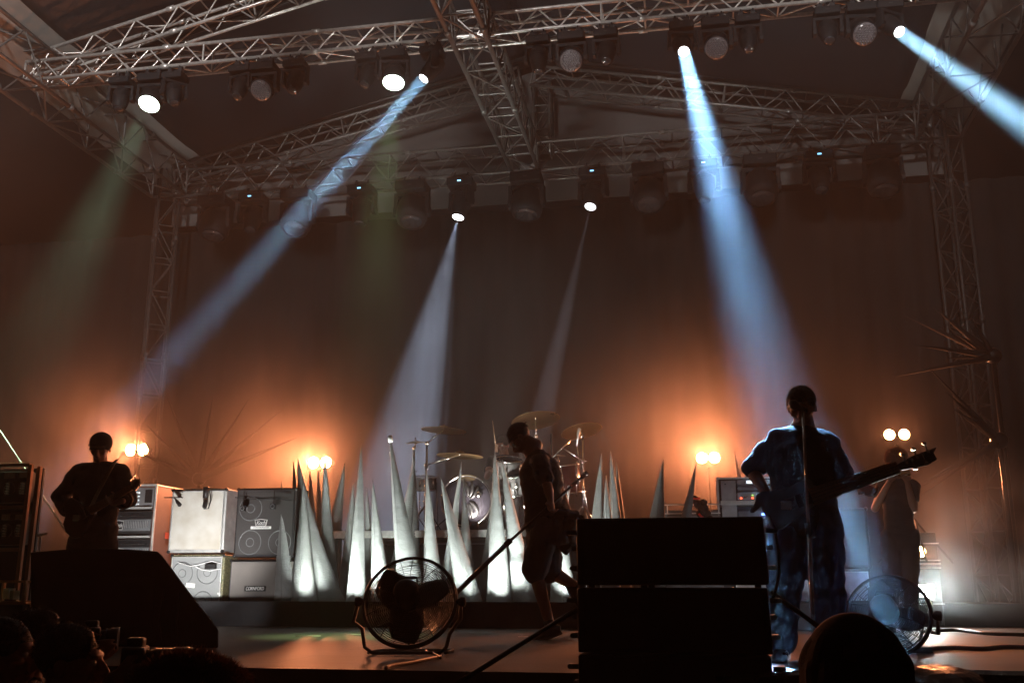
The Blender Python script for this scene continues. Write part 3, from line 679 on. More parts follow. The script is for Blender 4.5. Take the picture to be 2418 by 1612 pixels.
# ================================================================== FANS
def fan(c, rad, nrm, label, base_uv, Yb, spin=.4):
    c = V(c); nrm = V(nrm).normalized(); t = thing('floor_fan', label, 'fan', (c.x, c.y, 0), 'caged floor fans at the stage edge')
    b = MB(); x, y = b.frame(nrm)
    if y.z < 0: y = -y
    cg = MB()
    for s, dep in ((1, .07), (-1, -.09)):
        for i in range(1, 24):
            r_ = rad * i / 24; cg.torus(c + nrm * (dep * (1 - (i / 24) ** 3)), nrm, r_, .0018, 44, 4)
        for k in range(10):
            a = 2 * math.pi * k / 10 + (.3 if s > 0 else 0); e = x * math.cos(a) + y * math.sin(a)
            cg.path([c + nrm * (dep * (1 - (q / 6) ** 3)) + e * rad * q / 6 for q in range(7)], .0028, 5)
    cg.build('cage', BLACKM, t, smooth=True)
    MB().torus(c, nrm, rad, .011, 64, 8).torus(c + nrm * .02, nrm, rad * .985, .006, 64, 6).build('rim', BLACKM, t, smooth=True)
    hub = MB().lathe(c, nrm, [(-.03, .0), (-.03, .06), (.03, .06), (.035, 0)], 20).build('hub', BLACKM, t, smooth=True)
    for k in range(3):
        a = 2 * math.pi * k / 3 + spin; vs = []
        for i in range(7):
            r_ = rad * (.16 + .72 * i / 6); wd = rad * (.13 + .30 * math.sin(math.pi * (.25 + .62 * i / 6)))
            for j in range(7):
                q = (j / 6 - .5); an = a + q * wd * 2 / max(r_, .07) * .9
                vs.append(c + (x * math.cos(an) + y * math.sin(an)) * r_ + nrm * (q * .09))
        m_ = MB(); m_.add(vs, [(i * 7 + j, i * 7 + j + 1, (i + 1) * 7 + j + 1, (i + 1) * 7 + j) for i in range(6) for j in range(6)])
        o = m_.build('blade', BLACK, t, smooth=True); s_ = o.modifiers.new('t', 'SOLIDIFY'); s_.thickness = .003
    f = c + nrm * .075
    b = MB().lathe(f - nrm * .02, nrm, [(0, .05), (.01, .078), (.13, .075), (.16, .05), (.165, 0)], 24); b.build('motor', BLACK, t, smooth=True)
    b = MB(); p = f + nrm * .03 + y * .085
    b.box(p + y * -.012, (.11, .06, .03)); b.path([p + x * -.055, p + x * -.05 + y * .03, p + x * .05 + y * .03, p + x * .055], .009)
    b.build('handle', BLACKM, t, smooth=False)
    b = MB(); B = [NZ(*q, .016) for q in base_uv]
    pl = c - x * (rad + .03); pr = c + x * (rad + .03)
    if pl.x > pr.x: pl, pr = pr, pl
    b.path([pl + V((0, 0, .03)), pl + V((-.035, 0, -.12)), V((B[0].x - .04, B[0].y, .16)), V((B[0].x - .02, B[0].y, .05)), B[0] + V((.03, 0, 0)), (B[0] + B[1]) / 2, B[1] - V((.03, 0, 0)), V((B[1].x + .01, B[1].y, .05)), V((B[1].x + .03, B[1].y, .13)), pr + V((.0, 0, -.10)), pr + V((0, 0, .02))], .0125, 10)
    b.path([B[0] + V((0, .02, 0)), B[0] + V((.02, .3, -.002)), B[1] + V((-.02, .3, -.002)), B[1] + V((0, .02, 0))], .0115, 10)
    b.build('stand', DARKALU, t, smooth=True)
    for p_, q_ in ((pl, -1), (pr, 1)):
        b = MB(); b.lathe(p_, x * (q_ if x.x > 0 else -q_), [(-.03, .012), (0, .03), (.025, .028), (.03, .01)], 12); b.build('knob', RUBBER, t, smooth=True)
    return t
YF = 6.25
cf = N(968, 1420, YF); rf = 106 / pxm(968, 1420, YF)
fan(cf, rf, (.10, -1, .42), 'large caged fan on a tube stand in the middle of the stage edge', ((868, 1540), (1050, 1540)), YF, .6)
cf2 = N(2098, 1452, 6.7)
fan(cf2, 100 / pxm(2098, 1452, 6.7), (-.35, -1, .35), 'large caged fan behind the bassist at the right, half lost in blue light', ((2010, 1532), (2170, 1530)), 6.7, 1.2)
MB_ = MB().box(NZ(2150, 1532, .02), (.24, .16, .035)); tag(MB_.build('fan_weight', RUBBER, origin=tuple(NZ(2150, 1532, .0))), 'flat black rubber weight on the stage beside the right fan', 'weight')
# ================================================================== CABLES AND SMALL THINGS ON THE FLOOR
def cable(pts, r, label, m=CABLE, name='cable', cat='cable'):
    b = MB(); q = []
    pts = [V(p) for p in pts]
    for i in range(len(pts) - 1):           # catmull rom
        p0 = pts[max(i - 1, 0)]; p1 = pts[i]; p2 = pts[i + 1]; p3 = pts[min(i + 2, len(pts) - 1)]
        for k in range(6):
            t_ = k / 6; q.append(.5 * ((2 * p1) + (p2 - p0) * t_ + (2 * p0 - 5 * p1 + 4 * p2 - p3) * t_ ** 2 + (3 * p1 - p0 - 3 * p2 + p3) * t_ ** 3))
    q.append(pts[-1]); b.path(q, r, 7)
    return tag(b.build(name, m, smooth=True, origin=tuple(pts[0])), label, cat)
cable([NZ(u, v, .012) for u, v in ((1040, 1548), (1000, 1556), (960, 1564), (925, 1570), (912, 1576))], .010, 'orange-brown cable running off the foot of the middle fan', mat('orange_cable', (.35, .2, .12), .4))
cable([N(965, 1500, YF + .1), NZ(968, 1528, .03), NZ(990, 1530, .012), NZ(1030, 1545, .012), NZ(1040, 1552, .012)], .008, 'black power cable curling under the middle fan')
cable([NZ(u, v, .012) for u, v in ((2135, 1480), (2200, 1488), (2260, 1487), (2330, 1495), (2418, 1498), (2500, 1500))], .02, 'thick black cable along the back of the stage floor at right')
cable([NZ(u, v, .014) for u, v in ((2170, 1532), (2250, 1528), (2320, 1530), (2380, 1526), (2500, 1530))], .016, 'dark red cable along the stage floor right of the fan', mat('dark_red_cable', (.16, .02, .02), .5))
cable([NZ(u, v, .012) for u, v in ((2090, 1490), (2130, 1500), (2145, 1512), (2165, 1524))], .011, 'short black cable looping off the right fan')
for k, (u, v, l_) in enumerate(((728, 1500, .22), (840, 1497, .16), (1240, 1502, .12))):
    p = NZ(u, v, .004); tag(MB().box(p, (l_, .035, .003), Matrix.Rotation(.1 * k, 3, 'Z')).build('tape_mark', LABELM, origin=tuple(p)), ['long strip of white tape on the floor left of the fan', 'short strip of white tape behind the middle fan', 'small strip of white tape near the boot of the walking man'][k], 'tape', 'tape marks on the stage floor')
# slanting stays of the loudspeaker stack
t0 = N(1398, 1415, 4.95); t1 = N(1060, 1625, 3.9)
b = MB().tube(t0, t1, .011, n=8); tag(b.build('stay_rod', BLACKM, smooth=True, origin=tuple(t1)), 'thin black rod slanting down left from the loudspeaker stack', 'rod')
t0 = N(1822, 1398, 4.95); t1 = N(1990, 1520, 4.75)
b = MB().tube(t0, t1, .012, n=8); tag(b.build('stay_rod', BLACKM, smooth=True, origin=tuple(t1)), 'thin black rod slanting down right behind the bald head', 'rod')
b = MB().path([N(u, v, 4.9) for u, v in ((1815, 1215), (1830, 1250), (1838, 1300), (1840, 1350), (1832, 1390), (1825, 1415), (1815, 1420))], .007)
tag(b.build('cable', CABLE, smooth=True, origin=tuple(N(1830, 1300, 4.9))), 'black cable hanging in a bow off the right side of the stack', 'cable')
# carried stand pole of the walking man
p0 = N(1068, 1408, 8.15); p1 = N(1200, 1280, 8.15); p2 = N(1374, 1126, 8.3)
t = thing('stand_pole', 'long black telescopic pole carried slanting by the walking man', 'pole', tuple(p0))
MB().tube(p0, p1, .021, .019, 12).build('outer_tube', BLACKM, t, smooth=True)
MB().tube(p1, p2, .012, n=10).build('inner_tube', BLACKM, t, smooth=True)
MB().tube(p1 - (p1 - p0).normalized() * .03, p1 + (p1 - p0).normalized() * .03, .024, n=10).build('collar', RUBBER, t, smooth=True)
MB().tube(p2, p2 + (p2 - p1).normalized() * .06, .022, n=10).tube(p2 - (p2 - p1).normalized() * .12, p2, .016).build('end_clamp', CHROME, t, smooth=True)
# covered monitor at the lower right
c = NZ(2215, 1600, -.1); c.y = 4.6; c = N(2215, 1622, 4.6)
b = MB().ell(c, ((.20, 0, 0), (0, .3, 0), (0, 0, .09)), 24, 14); 
for v_ in b.v: v_ += V((0, 0, .012)) * noise.noise(v_ * 9)
b.path([c + V((-.9, 0, -.02)), c + V((-.3, .02, .03)), c + V((.25, 0, .02)), c + V((1.6, .05, .02))], .05, 8)
b.box((c.x + .3, c.y + .1, (c.z - 1.3) / 2 - .02), (2.2, .5, c.z + 1.2))
tag(b.build('barrier', mat('wet_black_plastic', (.02, .03, .028), .25, coat=.6), smooth=False, origin=(c.x, c.y, -1.25)), 'black plastic covered barrier below the stage edge at lower right', 'barrier')
# ================================================================== DRUMS
ZD = N(900, 1252, 11.85).z
x0 = N(779, 1260, 11.85).x; x1 = N(1520, 1260, 11.85).x
t = thing('drum_riser', 'raised plywood platform with a silver edge under the drum kit', 'platform', ((x0 + x1) / 2, 12.9, .14))
MB().box(((x0 + x1) / 2, 12.9, ZD - .05), (x1 - x0, 2.1, .03)).build('deck', ORW, t)
b = MB()
for y in (11.85, 13.95): b.box(((x0 + x1) / 2, y, ZD - .045), (x1 - x0 + .02, .03, .085))
for y in (11.832,): b.box(((x0 + x1) / 2, y, ZD - .025), (x1 - x0 + .024, .01, .008)); b.box(((x0 + x1) / 2, y, ZD - .06), (x1 - x0 + .024, .01, .008))
for x in (x0, x1): b.box((x, 12.9, ZD - .045), (.03, 2.1, .083))
b.build('edge_rail', ALU, t, bevel=.002)
for x in (x0 + .1, x0 + 1.2, (x0 + x1) / 2 + .3, x1 - .1):
    for y in (11.95, 13.8): MB().tube((x, y, .134), (x, y, ZD - .09), .024, n=10).build('leg', DARKALU, t, smooth=True)
b = MB()
for i in range(4): b.box((x0 + .3 + i * (x1 - x0 - .4) / 3.6, 12.9, ZD - .085), (.05, 2.0, .04))
b.build('joist', ORW, t)
MB().box(((x0 + x1) / 2, 12.9, ZD - .028), (x1 - x0 - .04, 2.05, .008)).build('carpet', DRAPE, t)
def drum(c, axis, r, L, label, m=SHELL, hm=DRUMH, legs=False, logo=False, name='drum', lugs=8):
    c = V(c); ax = V(axis).normalized(); t = thing(name, label, 'drum', tuple(c - V((0, 0, r if abs(ax.z) < .6 else L / 2))))
    MB().lathe(c - ax * L / 2, ax, [(0, r * .97), (0.01, r), (L - .01, r), (L, r * .97)], 40).build('shell', m, t, smooth=True)
    for s in (-1, 1):
        MB().torus(c + ax * s * L / 2, ax, r * 1.015, .012, 48, 8).build('hoop', CHROME, t, smooth=True)
        MB().lathe(c + ax * s * L / 2, ax * s, [(0, r * .98), (.004, r * .97), (.006, r * .5), (.007, 0)], 40).build('drum_head', hm, t, smooth=True)
    b = MB(); x, y = b.frame(ax)
    for i in range(lugs):
        a = 2 * math.pi * i / lugs; e = x * math.cos(a) + y * math.sin(a); b.tube(c + e * r * 1.03 - ax * L / 2, c + e * r * 1.03 + ax * L / 2, .005); b.tube(c + e * r * 1.02 - ax * L * .2, c + e * r * 1.02 + ax * L * .2, .013, n=8)
    b.build('lugs', CHROME, t, smooth=True)
    if legs:
        for s in (-1, 1): MB().tube(c + V((s * r * .75, -.05, -r * .6)), V((c.x + s * (r + .12), c.y - .2, ZD)), .009).build('spur', CHROME, t, smooth=True)
    return t
YD = 12.15
c = N(1093, 1181, YD); r = 57 / pxm(1093, 1181, YD)
ax = V((.16, -1, .0)).normalized()
bd = drum(c + V((0, .25, 0)), ax, r, .44, 'large bass drum with a dark glossy front head facing the audience', legs=True, name='bass_drum', lugs=10)
fh = c + V((0, .25, 0)) + ax * .225; x_, y_ = MB().frame(ax); b = MB()
if y_.z < 0: y_ = -y_
for i in range(3):                                    # curved blade marks on the drum head
    for sgn in (1, -1):
        pts = []
        for q in range(9):
            a = q / 8; ang = (.35 + i * .42) * sgn; rad_ = r * (.15 + .62 * a); an = ang + .5 * a * sgn
            pts.append(fh + V((math.cos(an) * rad_, 0, math.sin(an) * rad_)) + V((0, -.012, 0)))
        b.path(pts, [.004 + .022 * math.sin(math.pi * q / 8) for q in range(9)], 6)
b.build('head_emblem', BLACKM, bd, smooth=True)
MB().sph(fh + V((.16, -.01, .07)), .045, 12, 8).build('port_rim', CHROME, bd, smooth=True)
for (u, v, Yt, rr, L, axx, lb) in ((1202, 1105, 12.35, .17, .22, (.1, -.35, 1), 'smoke coloured rack tom behind the walking man'), (1225, 1140, 12.3, .16, .24, (-.1, -.4, 1), 'second rack tom lower behind the walking man'),
                       (1334, 1132, 12.5, .20, .34, (-.1, -.12, 1), 'floor tom with a dark shell right of the walking man'), (1000, 1140, 12.7, .17, .16, (.05, -.2, 1), 'snare drum behind the left cymbal stands')):
    c = N(u, v, Yt); t = drum(c, axx, rr, L, lb, m=mat('smoke_shell', (.08, .08, .08), .15, coat=.6) if u < 1300 else SHELL, lugs=6)
    b = MB()
    for a in range(3):
        e = V((math.cos(a * 2.094), math.sin(a * 2.094), 0)) * rr * 1.04
        b.tube(c + e, V((c.x + e.x * 1.15, c.y + e.y * 1.15, ZD)), .008)
    for a in range(3): pass
    b.build('leg', CHROME, t, smooth=True)
def cymbal(u, v, Yc, rpx, nrm, label, foot=None, boom=None):
    c = N(u, v, Yc); r = rpx / pxm(u, v, Yc); t = thing('cymbal_stand', label, 'cymbal', (c.x, c.y, ZD), 'cymbals on stands round the drum kit')
    nrm = V(nrm).normalized(); k_ = r / .23
    pr = [(0, .004), (.022, .012), (.02, .035), (.006, .05), (0, .07), (-.012, .15), (-.026, .228), (-.028, .23), (-.028, .228), (-.014, .15), (-.003, .06), (.0, .01)]
    MB().lathe(c, nrm, [(h_ * k_, q * k_) for h_, q in pr], 44).build('cymbal', BRASS, t, smooth=True)
    fx = N(*(foot or (u, v)), Yc); elb = V((fx.x, Yc, min(c.z - .08, N(u, (boom or v + 40), Yc).z)))
    b = MB().tube((fx.x, Yc, ZD + .12), elb, .0125, n=10); b.tube(elb, c - nrm * .02, .009, n=8); b.tube(c - nrm * .02, c + nrm * .045, .006)
    for q in (.35, .7): p = V((fx.x, Yc, ZD + .1)).lerp(elb, q); b.lathe(p, (0, 0, 1), [(-.03, .016), (-.025, .022), (.025, .022), (.03, .014)], 10); b.tube(p, p + V((.045, -.01, 0)), .007)
    b.lathe(elb, (0, 0, 1), [(-.025, .014), (-.02, .024), (.02, .024), (.025, .012)], 10); b.build('pole', CHROME, t, smooth=True)
    for a in range(3):
        e = V((math.cos(a * 2.094 - 1.2), math.sin(a * 2.094 - 1.2), 0)); MB().tube((fx.x, Yc, ZD + .32), V((fx.x, Yc, ZD + .01)) + e * .26, .008).build('leg', CHROME, t, smooth=True)
    MB().sph(c + nrm * .045, .012, 8, 6).build('wing_nut', CHROME, t)
cymbal(1048, 1010, 12.2, 52, (.06, .02, 1), 'wide crash cymbal, left and high above the bass drum', (1008, 1060), 1045)
cymbal(1086, 1070, 12.1, 54, (.05, .01, 1), 'crash cymbal just above the top of the bass drum', (1006, 1100), 1096)
cymbal(982, 1042, 12.6, 24, (-.05, -.1, 1), 'small splash cymbal at the far left of the drum kit', (978, 1062), 1058)
cymbal(1264, 986, 12.4, 57, (-.16, .19, 1), 'large ride cymbal glinting gold above the walking man', (1266, 1010), 1030)
cymbal(1372, 1012, 12.3, 49, (-.22, .20, 1), 'crash cymbal on a tall chrome stand, rightmost of the kit', (1376, 1030), 1028)
cymbal(1318, 1074, 12.8, 17, (0, -.06, 1), 'tiny pair of hi-hat cymbals between the two right crash cymbals', (1318, 1080), 1080)
def drum_mic(p0, p1, label, col_m=RUBBER, r=.013):
    t = thing('microphone', label, 'microphone', tuple(p1), 'microphones around the drum kit')
    d = (V(p1) - V(p0)).normalized(); L = (V(p1) - V(p0)).length
    MB().lathe(p0, d, [(0, r * .8), (L * .6, r), (L * .65, r * 1.35), (L * .97, r * 1.35), (L, 0)], 12).build('body', col_m, t, smooth=True)
    MB().tube(V(p0), V((p0.x + .15, p0.y + .1, ZD)), .006).build('stand', CHROME, t, smooth=True)
drum_mic(N(1362, 1052, 12.1), N(1368, 1010, 12.1), 'slim silver microphone hanging below the rightmost cymbal', PANEL)
drum_mic(N(1303, 1085, 12.3), N(1302, 1022, 12.3), 'slim dark upright microphone right of the walking man', RUBBER)
drum_mic(N(930, 1100, 12.0), N(922, 1065, 12.0), 'clamped microphone at the far left of the drums', PANEL)
drum_mic(N(1340, 1190, 12.0), N(1344, 1145, 12.0), 'silver microphone beside the floor tom', PANEL)
# drum stick held up
t = thing('drumstick', 'pale drumstick pointing straight up left of the walking man', 'drumstick', tuple(N(1171, 1062, 12.6)))
MB().tube(N(1172, 1064, 12.6), N(1163, 993, 12.6), .010, .004, 8).build('stick', mat('pale_wood', (.6, .42, .26), .5), t, smooth=True)
MB().box(N(1172, 1058, 12.6), (.035, .03, .10)).build('grip', mat('grip_tape', (.5, .3, .2), .7), t, bevel=.006)
b = MB().tube(N(1300, 1085, 12.2), N(1346, 1040, 12.2), .010); b.tube(N(1330, 1058, 12.2), N(1380, 1090, 12.25), .006)
b.tube(N(1362, 1090, 12.15), N(1362, 1172, 12.15), .009)
tag(b.build('boom_arm', CHROME, smooth=True, origin=tuple(N(1346, 1060, 12.2))), 'chrome boom arms crossing between the right cymbal stands', 'stand')
t = thing('drum_throne', 'black drum stool under the seated drummer', 'stool', tuple(V((N(1190, 1180, 13.15).x, 13.15, ZD))))
b = MB(); q = t.location; MB().lathe(q + V((0, 0, .44)), (0, 0, 1), [(0, .15), (.01, .17), (.07, .17), (.09, .12)], 24).build('seat', TOLEX, t, smooth=True)
b.tube(q + V((0, 0, .1)), q + V((0, 0, .45)), .018)
for a in range(3): b.tube(q + V((0, 0, .3)), q + V((math.cos(a * 2.1) * .25, math.sin(a * 2.1) * .25, .01)), .01)
b.build('tripod', CHROME, t, smooth=True)
# ================================================================== PEOPLE
def blobmesh(b, name, m, parent, voxel=.008, smooth=2, wr=0, wscale=9, seed=0):
    """fuse every loft in b into one continuous surface"""
    o = b.build(name, m, parent, smooth=True)
    r = o.modifiers.new('r', 'REMESH'); r.mode = 'VOXEL'; r.voxel_size = voxel; r.use_smooth_shade = True
    s = o.modifiers.new('s', 'SMOOTH'); s.factor = .5; s.iterations = smooth
    bpy.context.view_layer.update()
    me = bpy.data.meshes.new_from_object(o.evaluated_get(bpy.context.evaluated_depsgraph_get()))
    o.modifiers.clear(); o.data = me; me.materials.clear(); me.materials.append(m)
    if wr:
        for v in me.vertices:
            p = v.co * wscale + V((seed, seed * 2, 0))
            q = noise.noise(V((p.x * .8, p.y * .8, p.z * 1.7)) ) + .5 * abs(noise.noise(p * 2.3))
            v.co += v.normal * (q - .15) * wr
    me.polygons.foreach_set('use_smooth', [True] * len(me.polygons)); me.update()
    return o
def limb(b, pts, rs, n=12, side=(1, 0, 0)):
    """tapered limb with rounded joints; each r is (a, b) or a number"""
    P = [V(p) for p in pts]
    for i in range(len(P) - 1):
        r0 = rs[i] if isinstance(rs[i], tuple) else (rs[i], rs[i]); r1 = rs[i + 1] if isinstance(rs[i + 1], tuple) else (rs[i + 1], rs[i + 1])
        d = P[i + 1] - P[i]; L = d.length
        if L < 1e-5: continue
        secs = []
        for k in range(9):
            t_ = k / 8; secs.append((P[i] + d * t_, r0[0] * (1 - t_) + r1[0] * t_, r0[1] * (1 - t_) + r1[1] * t_))
        s_ = V(side); dd = d.normalized()
        if abs(s_.normalized().dot(dd)) > .95: s_ = V((0, 1, 0))
        b.loft(secs, s_, n)
    for p, r in zip(P, rs):
        a, c = r if isinstance(r, tuple) else (r, r); s_ = V(side).normalized()
        b.ell(p, (s_ * a, V((0, 0, 1)).cross(s_).normalized() * c if abs(s_.z) < .9 else V((0, c, 0)), V((0, 0, min(a, c)))), n, 8)
def hand(b, wr, dirn, palm, thumb, curl=.9, k=1.0, spread=.0):
    """palm, four unequal fingers in three bent pieces and a side thumb"""
    d = V(dirn).normalized(); n = V(palm).normalized(); n = (n - d * n.dot(d)).normalized(); s = V(thumb); s = (s - d * s.dot(d) - n * s.dot(n)).normalized()
    wr = V(wr)
    b.loft([(wr - d * .01 * k, .026 * k, .019 * k), (wr + d * .025 * k, .034 * k, .016 * k), (wr + d * .06 * k, .041 * k, .015 * k), (wr + d * .088 * k, .040 * k, .012 * k), (wr + d * .094 * k, .034 * k, .008 * k)], s, 14)
    for i, (off, L) in enumerate(((.030, .072), (.010, .080), (-.010, .075), (-.029, .058))):
        p = wr + d * (.086 - abs(i - 1) * .004) * k + s * off * k; a = curl * (.45 + .05 * i); q = [p]
        dd = d.copy()
        for j, f in enumerate((.45, .32, .23)):
            a_ = a * (1 + .6 * j); dd = (d * math.cos(min(a_, 2.6)) + n * math.sin(min(a_, 2.6)) + s * (spread * (1.2 - i) * .2)).normalized(); p = p + dd * L * f * k; q.append(p)
        b.path(q, [.0095 * k, .0088 * k, .008 * k, .0068 * k], 8)
        for z_, r_ in zip(q, (.0098, .009, .0082, .007)): b.sph(z_, r_ * k, 8, 6)
    p = wr + d * .025 * k + s * .03 * k; q = [p, p + (s * .7 + d * .6 + n * .25).normalized() * .036 * k]; q.append(q[-1] + (d * .8 + n * .7 * curl + s * .15).normalized() * .032 * k); q.append(q[-1] + (d * .7 + n * 1.0 * curl - s * .1).normalized() * .024 * k)
    b.path(q, [.013 * k, .0115 * k, .0098 * k, .008 * k], 8)
    for z_, r_ in zip(q, (.0135, .0118, .01, .0082)): b.sph(z_, r_ * k, 8, 6)
def head_mesh(b, c, fwd, up, k=1.0):
    f = V(fwd).normalized(); u = V(up); u = (u - f * u.dot(f)).normalized(); s = u.cross(f).normalized()
    P = lambda x, y, z: c + s * x * k + f * y * k + u * z * k
    E_ = lambda x, y, z, a, bb, cc, n=18, m=12: b.ell(P(x, y, z), (s * a * k, f * bb * k, u * cc * k), n, m)
    E_(0, -.018, .035, .077, .098, .088); E_(0, .012, -.005, .068, .078, .085); E_(0, .03, -.06, .052, .05, .05)   # cranium, face, jaw
    E_(0, .062, -.098, .022, .022, .018)                                                                          # chin
    E_(0, .078, .030, .055, .02, .014)                                                                             # brow
    b.path([P(0, .088, .02), P(0, .105, -.008), P(0, .116, -.03)], [.008 * k, .011 * k, .014 * k], 8); b.sph(P(0, .11, -.032), .016 * k, 10, 8)
    for q in (-1, 1):
        b.sph(P(q * .012, .102, -.035), .010 * k, 8, 6)                       # nostrils
        E_(q * .042, .058, -.02, .022, .024, .022)                            # cheeks
        b.ell(P(q * .079, -.012, -.008), (s * .008 * k, f * .018 * k, u * .032 * k), 10, 8)   # ears
    E_(0, .09, -.060, .024, .012, .0065); E_(0, .088, -.071, .021, .012, .0075)      # lips
    limb(b, [P(0, -.02, -.06), P(0, -.04, -.14)], [.056 * k, .06 * k])
    return P
def person(label, J, fwd, face, group=None, k=1.0, skin=SKIN, shirt=TSHIRT, sleeve=1.0, cuff=None, pants=DARKP, pant_end=1.9, shoes=SHOE, hands=None, hairf=None, wide=1.0, up=(0, 0, 1), shirt_drop=.12, bulk=1.0, dep=1.0, legw=1.0):
    """J: joint dict of world points; fwd: chest direction; face: (direction, up) of the head"""
    J = {a: V(p) for a, p in J.items()}
    pel = (J['hipL'] + J['hipR']) / 2; chest = (J['shL'] + J['shR']) / 2; side = (J['shL'] - J['shR']).normalized(); hs = (J['hipL'] - J['hipR']).normalized()
    base = (pel.x, pel.y, min(J['anL'].z, J['anR'].z) - .08)
    t = thing('person', label, 'person', base, group)
    sw = (J['shL'] - J['shR']).length / 2; ax = (chest - pel)
    def torso(b, g):
        q = [(-.10, .12, .10), (0, .156, .112), (.10, .152, .11), (.3, .138, .10), (.55, .150, .112), (.8, .165, .115), (.93, .150, .10), (1.04, .115, .08), (1.14, .066, .062)]
        secs = [(pel + ax * a + V((0, 0, 0)), x * wide * bulk + g, y * bulk * dep + g) for a, x, y in q]
        b.loft(secs, side, 24)
        limb(b, [J['shL'], chest, J['shR']], [.060 * bulk + g, .085 * bulk + g, .060 * bulk + g])
    b = MB(); torso(b, 0)
    limb(b, [chest + (J['neck'] - chest) * .2, J['neck']], [.068 * k, .060 * k])
    H = head_mesh(b, J['head'], face[0], face[1], k)
    limb(b, [J['neck'], H(0, -.03, -.08)], [.058 * k, .055 * k])
    for S in 'LR':
        limb(b, [J['sh' + S], J['sh' + S].lerp(J['el' + S], .5), J['el' + S], J['el' + S].lerp(J['wr' + S], .3), J['wr' + S]], [.052 * k, .047 * k, .040 * k, .041 * k, .027 * k])
        limb(b, [J['hip' + S], J['hip' + S].lerp(J['kn' + S], .5), J['kn' + S], J['kn' + S].lerp(J['an' + S], .3), J['an' + S]], [.092 * k, .078 * k, .058 * k, .057 * k, .038 * k])
        if hands and S in hands: hand(b, J['wr' + S], *hands[S], k=k)
    blobmesh(b, 'body', skin, t, .0075, 1)
    ey = MB()
    for q in (-1, 1): ey.sph(H(q * .031, .075, .008), .0125 * k, 10, 8)
    # eyes sit in the sockets
    ey.build('eyes', mat('eye_white', (.5, .48, .45), .15), t, smooth=True)
    if shirt:
        b = MB(); torso(b, .022)
        b.loft([(pel - ax.normalized() * shirt_drop, .185 * wide * bulk, .135 * bulk * dep), (pel, .178 * wide * bulk, .13 * bulk * dep), (pel + ax * .3, .165 * wide * bulk, .125 * bulk * dep)], side, 24)
        for S in 'LR':
            P_ = [J['sh' + S]]; r_ = [.076 * bulk]
            if sleeve <= 1: P_.append(J['sh' + S].lerp(J['el' + S], sleeve)); r_.append(.072 * bulk)
            else: P_ += [J['el' + S], J['el' + S].lerp(J['wr' + S], sleeve - 1)]; r_ += [.068 * bulk, .056 * bulk]
            limb(b, P_, r_)
        blobmesh(b, 'shirt', shirt, t, .012, 2, .016, 9, 3)
        if cuff:
            b = MB()
            for S in 'LR':
                p = J['el' + S].lerp(J['wr' + S], sleeve - 1); d_ = (J['wr' + S] - J['el' + S]).normalized(); b.loft([(p - d_ * .05, .064, .064), (p, .072, .072), (p + d_ * .03, .076, .07)], (0, 0, 1) if abs(d_.z) < .8 else (1, 0, 0), 16)
            blobmesh(b, 'cuffs', cuff, t, .008, 1, .008)
    if pants:
        b = MB(); b.loft([(pel - ax.normalized() * .13, .15 * legw, .11), (pel, .175 * bulk, .128 * dep * bulk), (pel + ax.normalized() * .08, .168 * bulk, .12 * dep * bulk)], hs, 24)
        for S in 'LR':
            h_, kn, an = J['hip' + S], J['kn' + S], J['an' + S]
            if pant_end <= 1: limb(b, [h_, h_.lerp(kn, pant_end)], [.108 * legw, .105 * legw])
            else: limb(b, [h_, h_.lerp(kn, .5), kn, kn.lerp(an, pant_end - 1)], [.112 * legw, .105 * legw, .085 * legw, .075 * legw])
        blobmesh(b, 'trousers', pants, t, .011, 2, .014, 8, 9)
    for S in 'LR':
        if 'toe' + S in J:
            a = J['an' + S]; d_ = (J['toe' + S] - a); dn = V((d_.x, d_.y, d_.z)).normalized(); b = MB()
            hl = a - dn * .04; sd = dn.cross(V((0, 0, 1))).normalized(); dwn = sd.cross(dn).normalized()
            if dwn.z > 0: dwn = -dwn
            lo = .085
            b.loft([(hl - dn * .03 + dwn * .05, .028, .03), (hl + dwn * .04, .040, .048), (a + dn * .03 + dwn * .035, .043, .05), (a + dn * .09 + dwn * .052, .048, .036), (a + dn * .15 + dwn * .06, .050, .028), (a + dn * .195 + dwn * .064, .036, .022)], sd, 16)
            limb(b, [a + dwn * .03, a - dwn * .03], [.046, .046])
            b.box(a + dn * .075 + dwn * .082, (.01, .01, .01))
            b.loft([(hl - dn * .035 + dwn * .078, .03, .011), (hl + dn * .02 + dwn * .08, .042, .012), (a + dn * .12 + dwn * .082, .052, .012), (a + dn * .2 + dwn * .082, .036, .011)], sd, 12)
            blobmesh(b, 'shoe', shoes, t, .007, 1)
    if hairf: hairf(t, H, k)
    return t, H
def fuzz(P, n, ln, m, t, cap_, rnd, name='hair', wd=.0011, amount=1):
    """hair: a rough cap plus many fine strands"""
    random.seed(rnd); b = MB()
    c, (a, f, u) = cap_
    for i in range(n):
        th = random.uniform(0, 6.283); z = random.uniform(-.25, 1); r_ = math.sqrt(max(0, 1 - z * z))
        d = V((math.cos(th) * r_, math.sin(th) * r_, z)); 
        p = c + a * d.x + f * d.y + u * d.z
        o = (a.normalized() * d.x + f.normalized() * d.y + u.normalized() * d.z).normalized()
        q = p + (o * random.uniform(.4, 1) + V((random.uniform(-.6, .6), random.uniform(-.6, .6), random.uniform(-.7, .3)))).normalized() * ln * random.uniform(.5, 1.2)
        w_ = V((random.uniform(-1, 1), random.uniform(-1, 1), random.uniform(-1, 1))).cross(q - p).normalized() * wd
        b.add([p - w_, p + w_, q], [(0, 1, 2)])
    o = MB().ell(c, (a, f, u), 40, 28)
    for v_ in o.v: v_ += (v_ - c).normalized() * .006 * noise.noise(v_ * 30)
    off = len(o.v); o.add(b.v, b.f)
    return o.build(name, m, t, smooth=False)
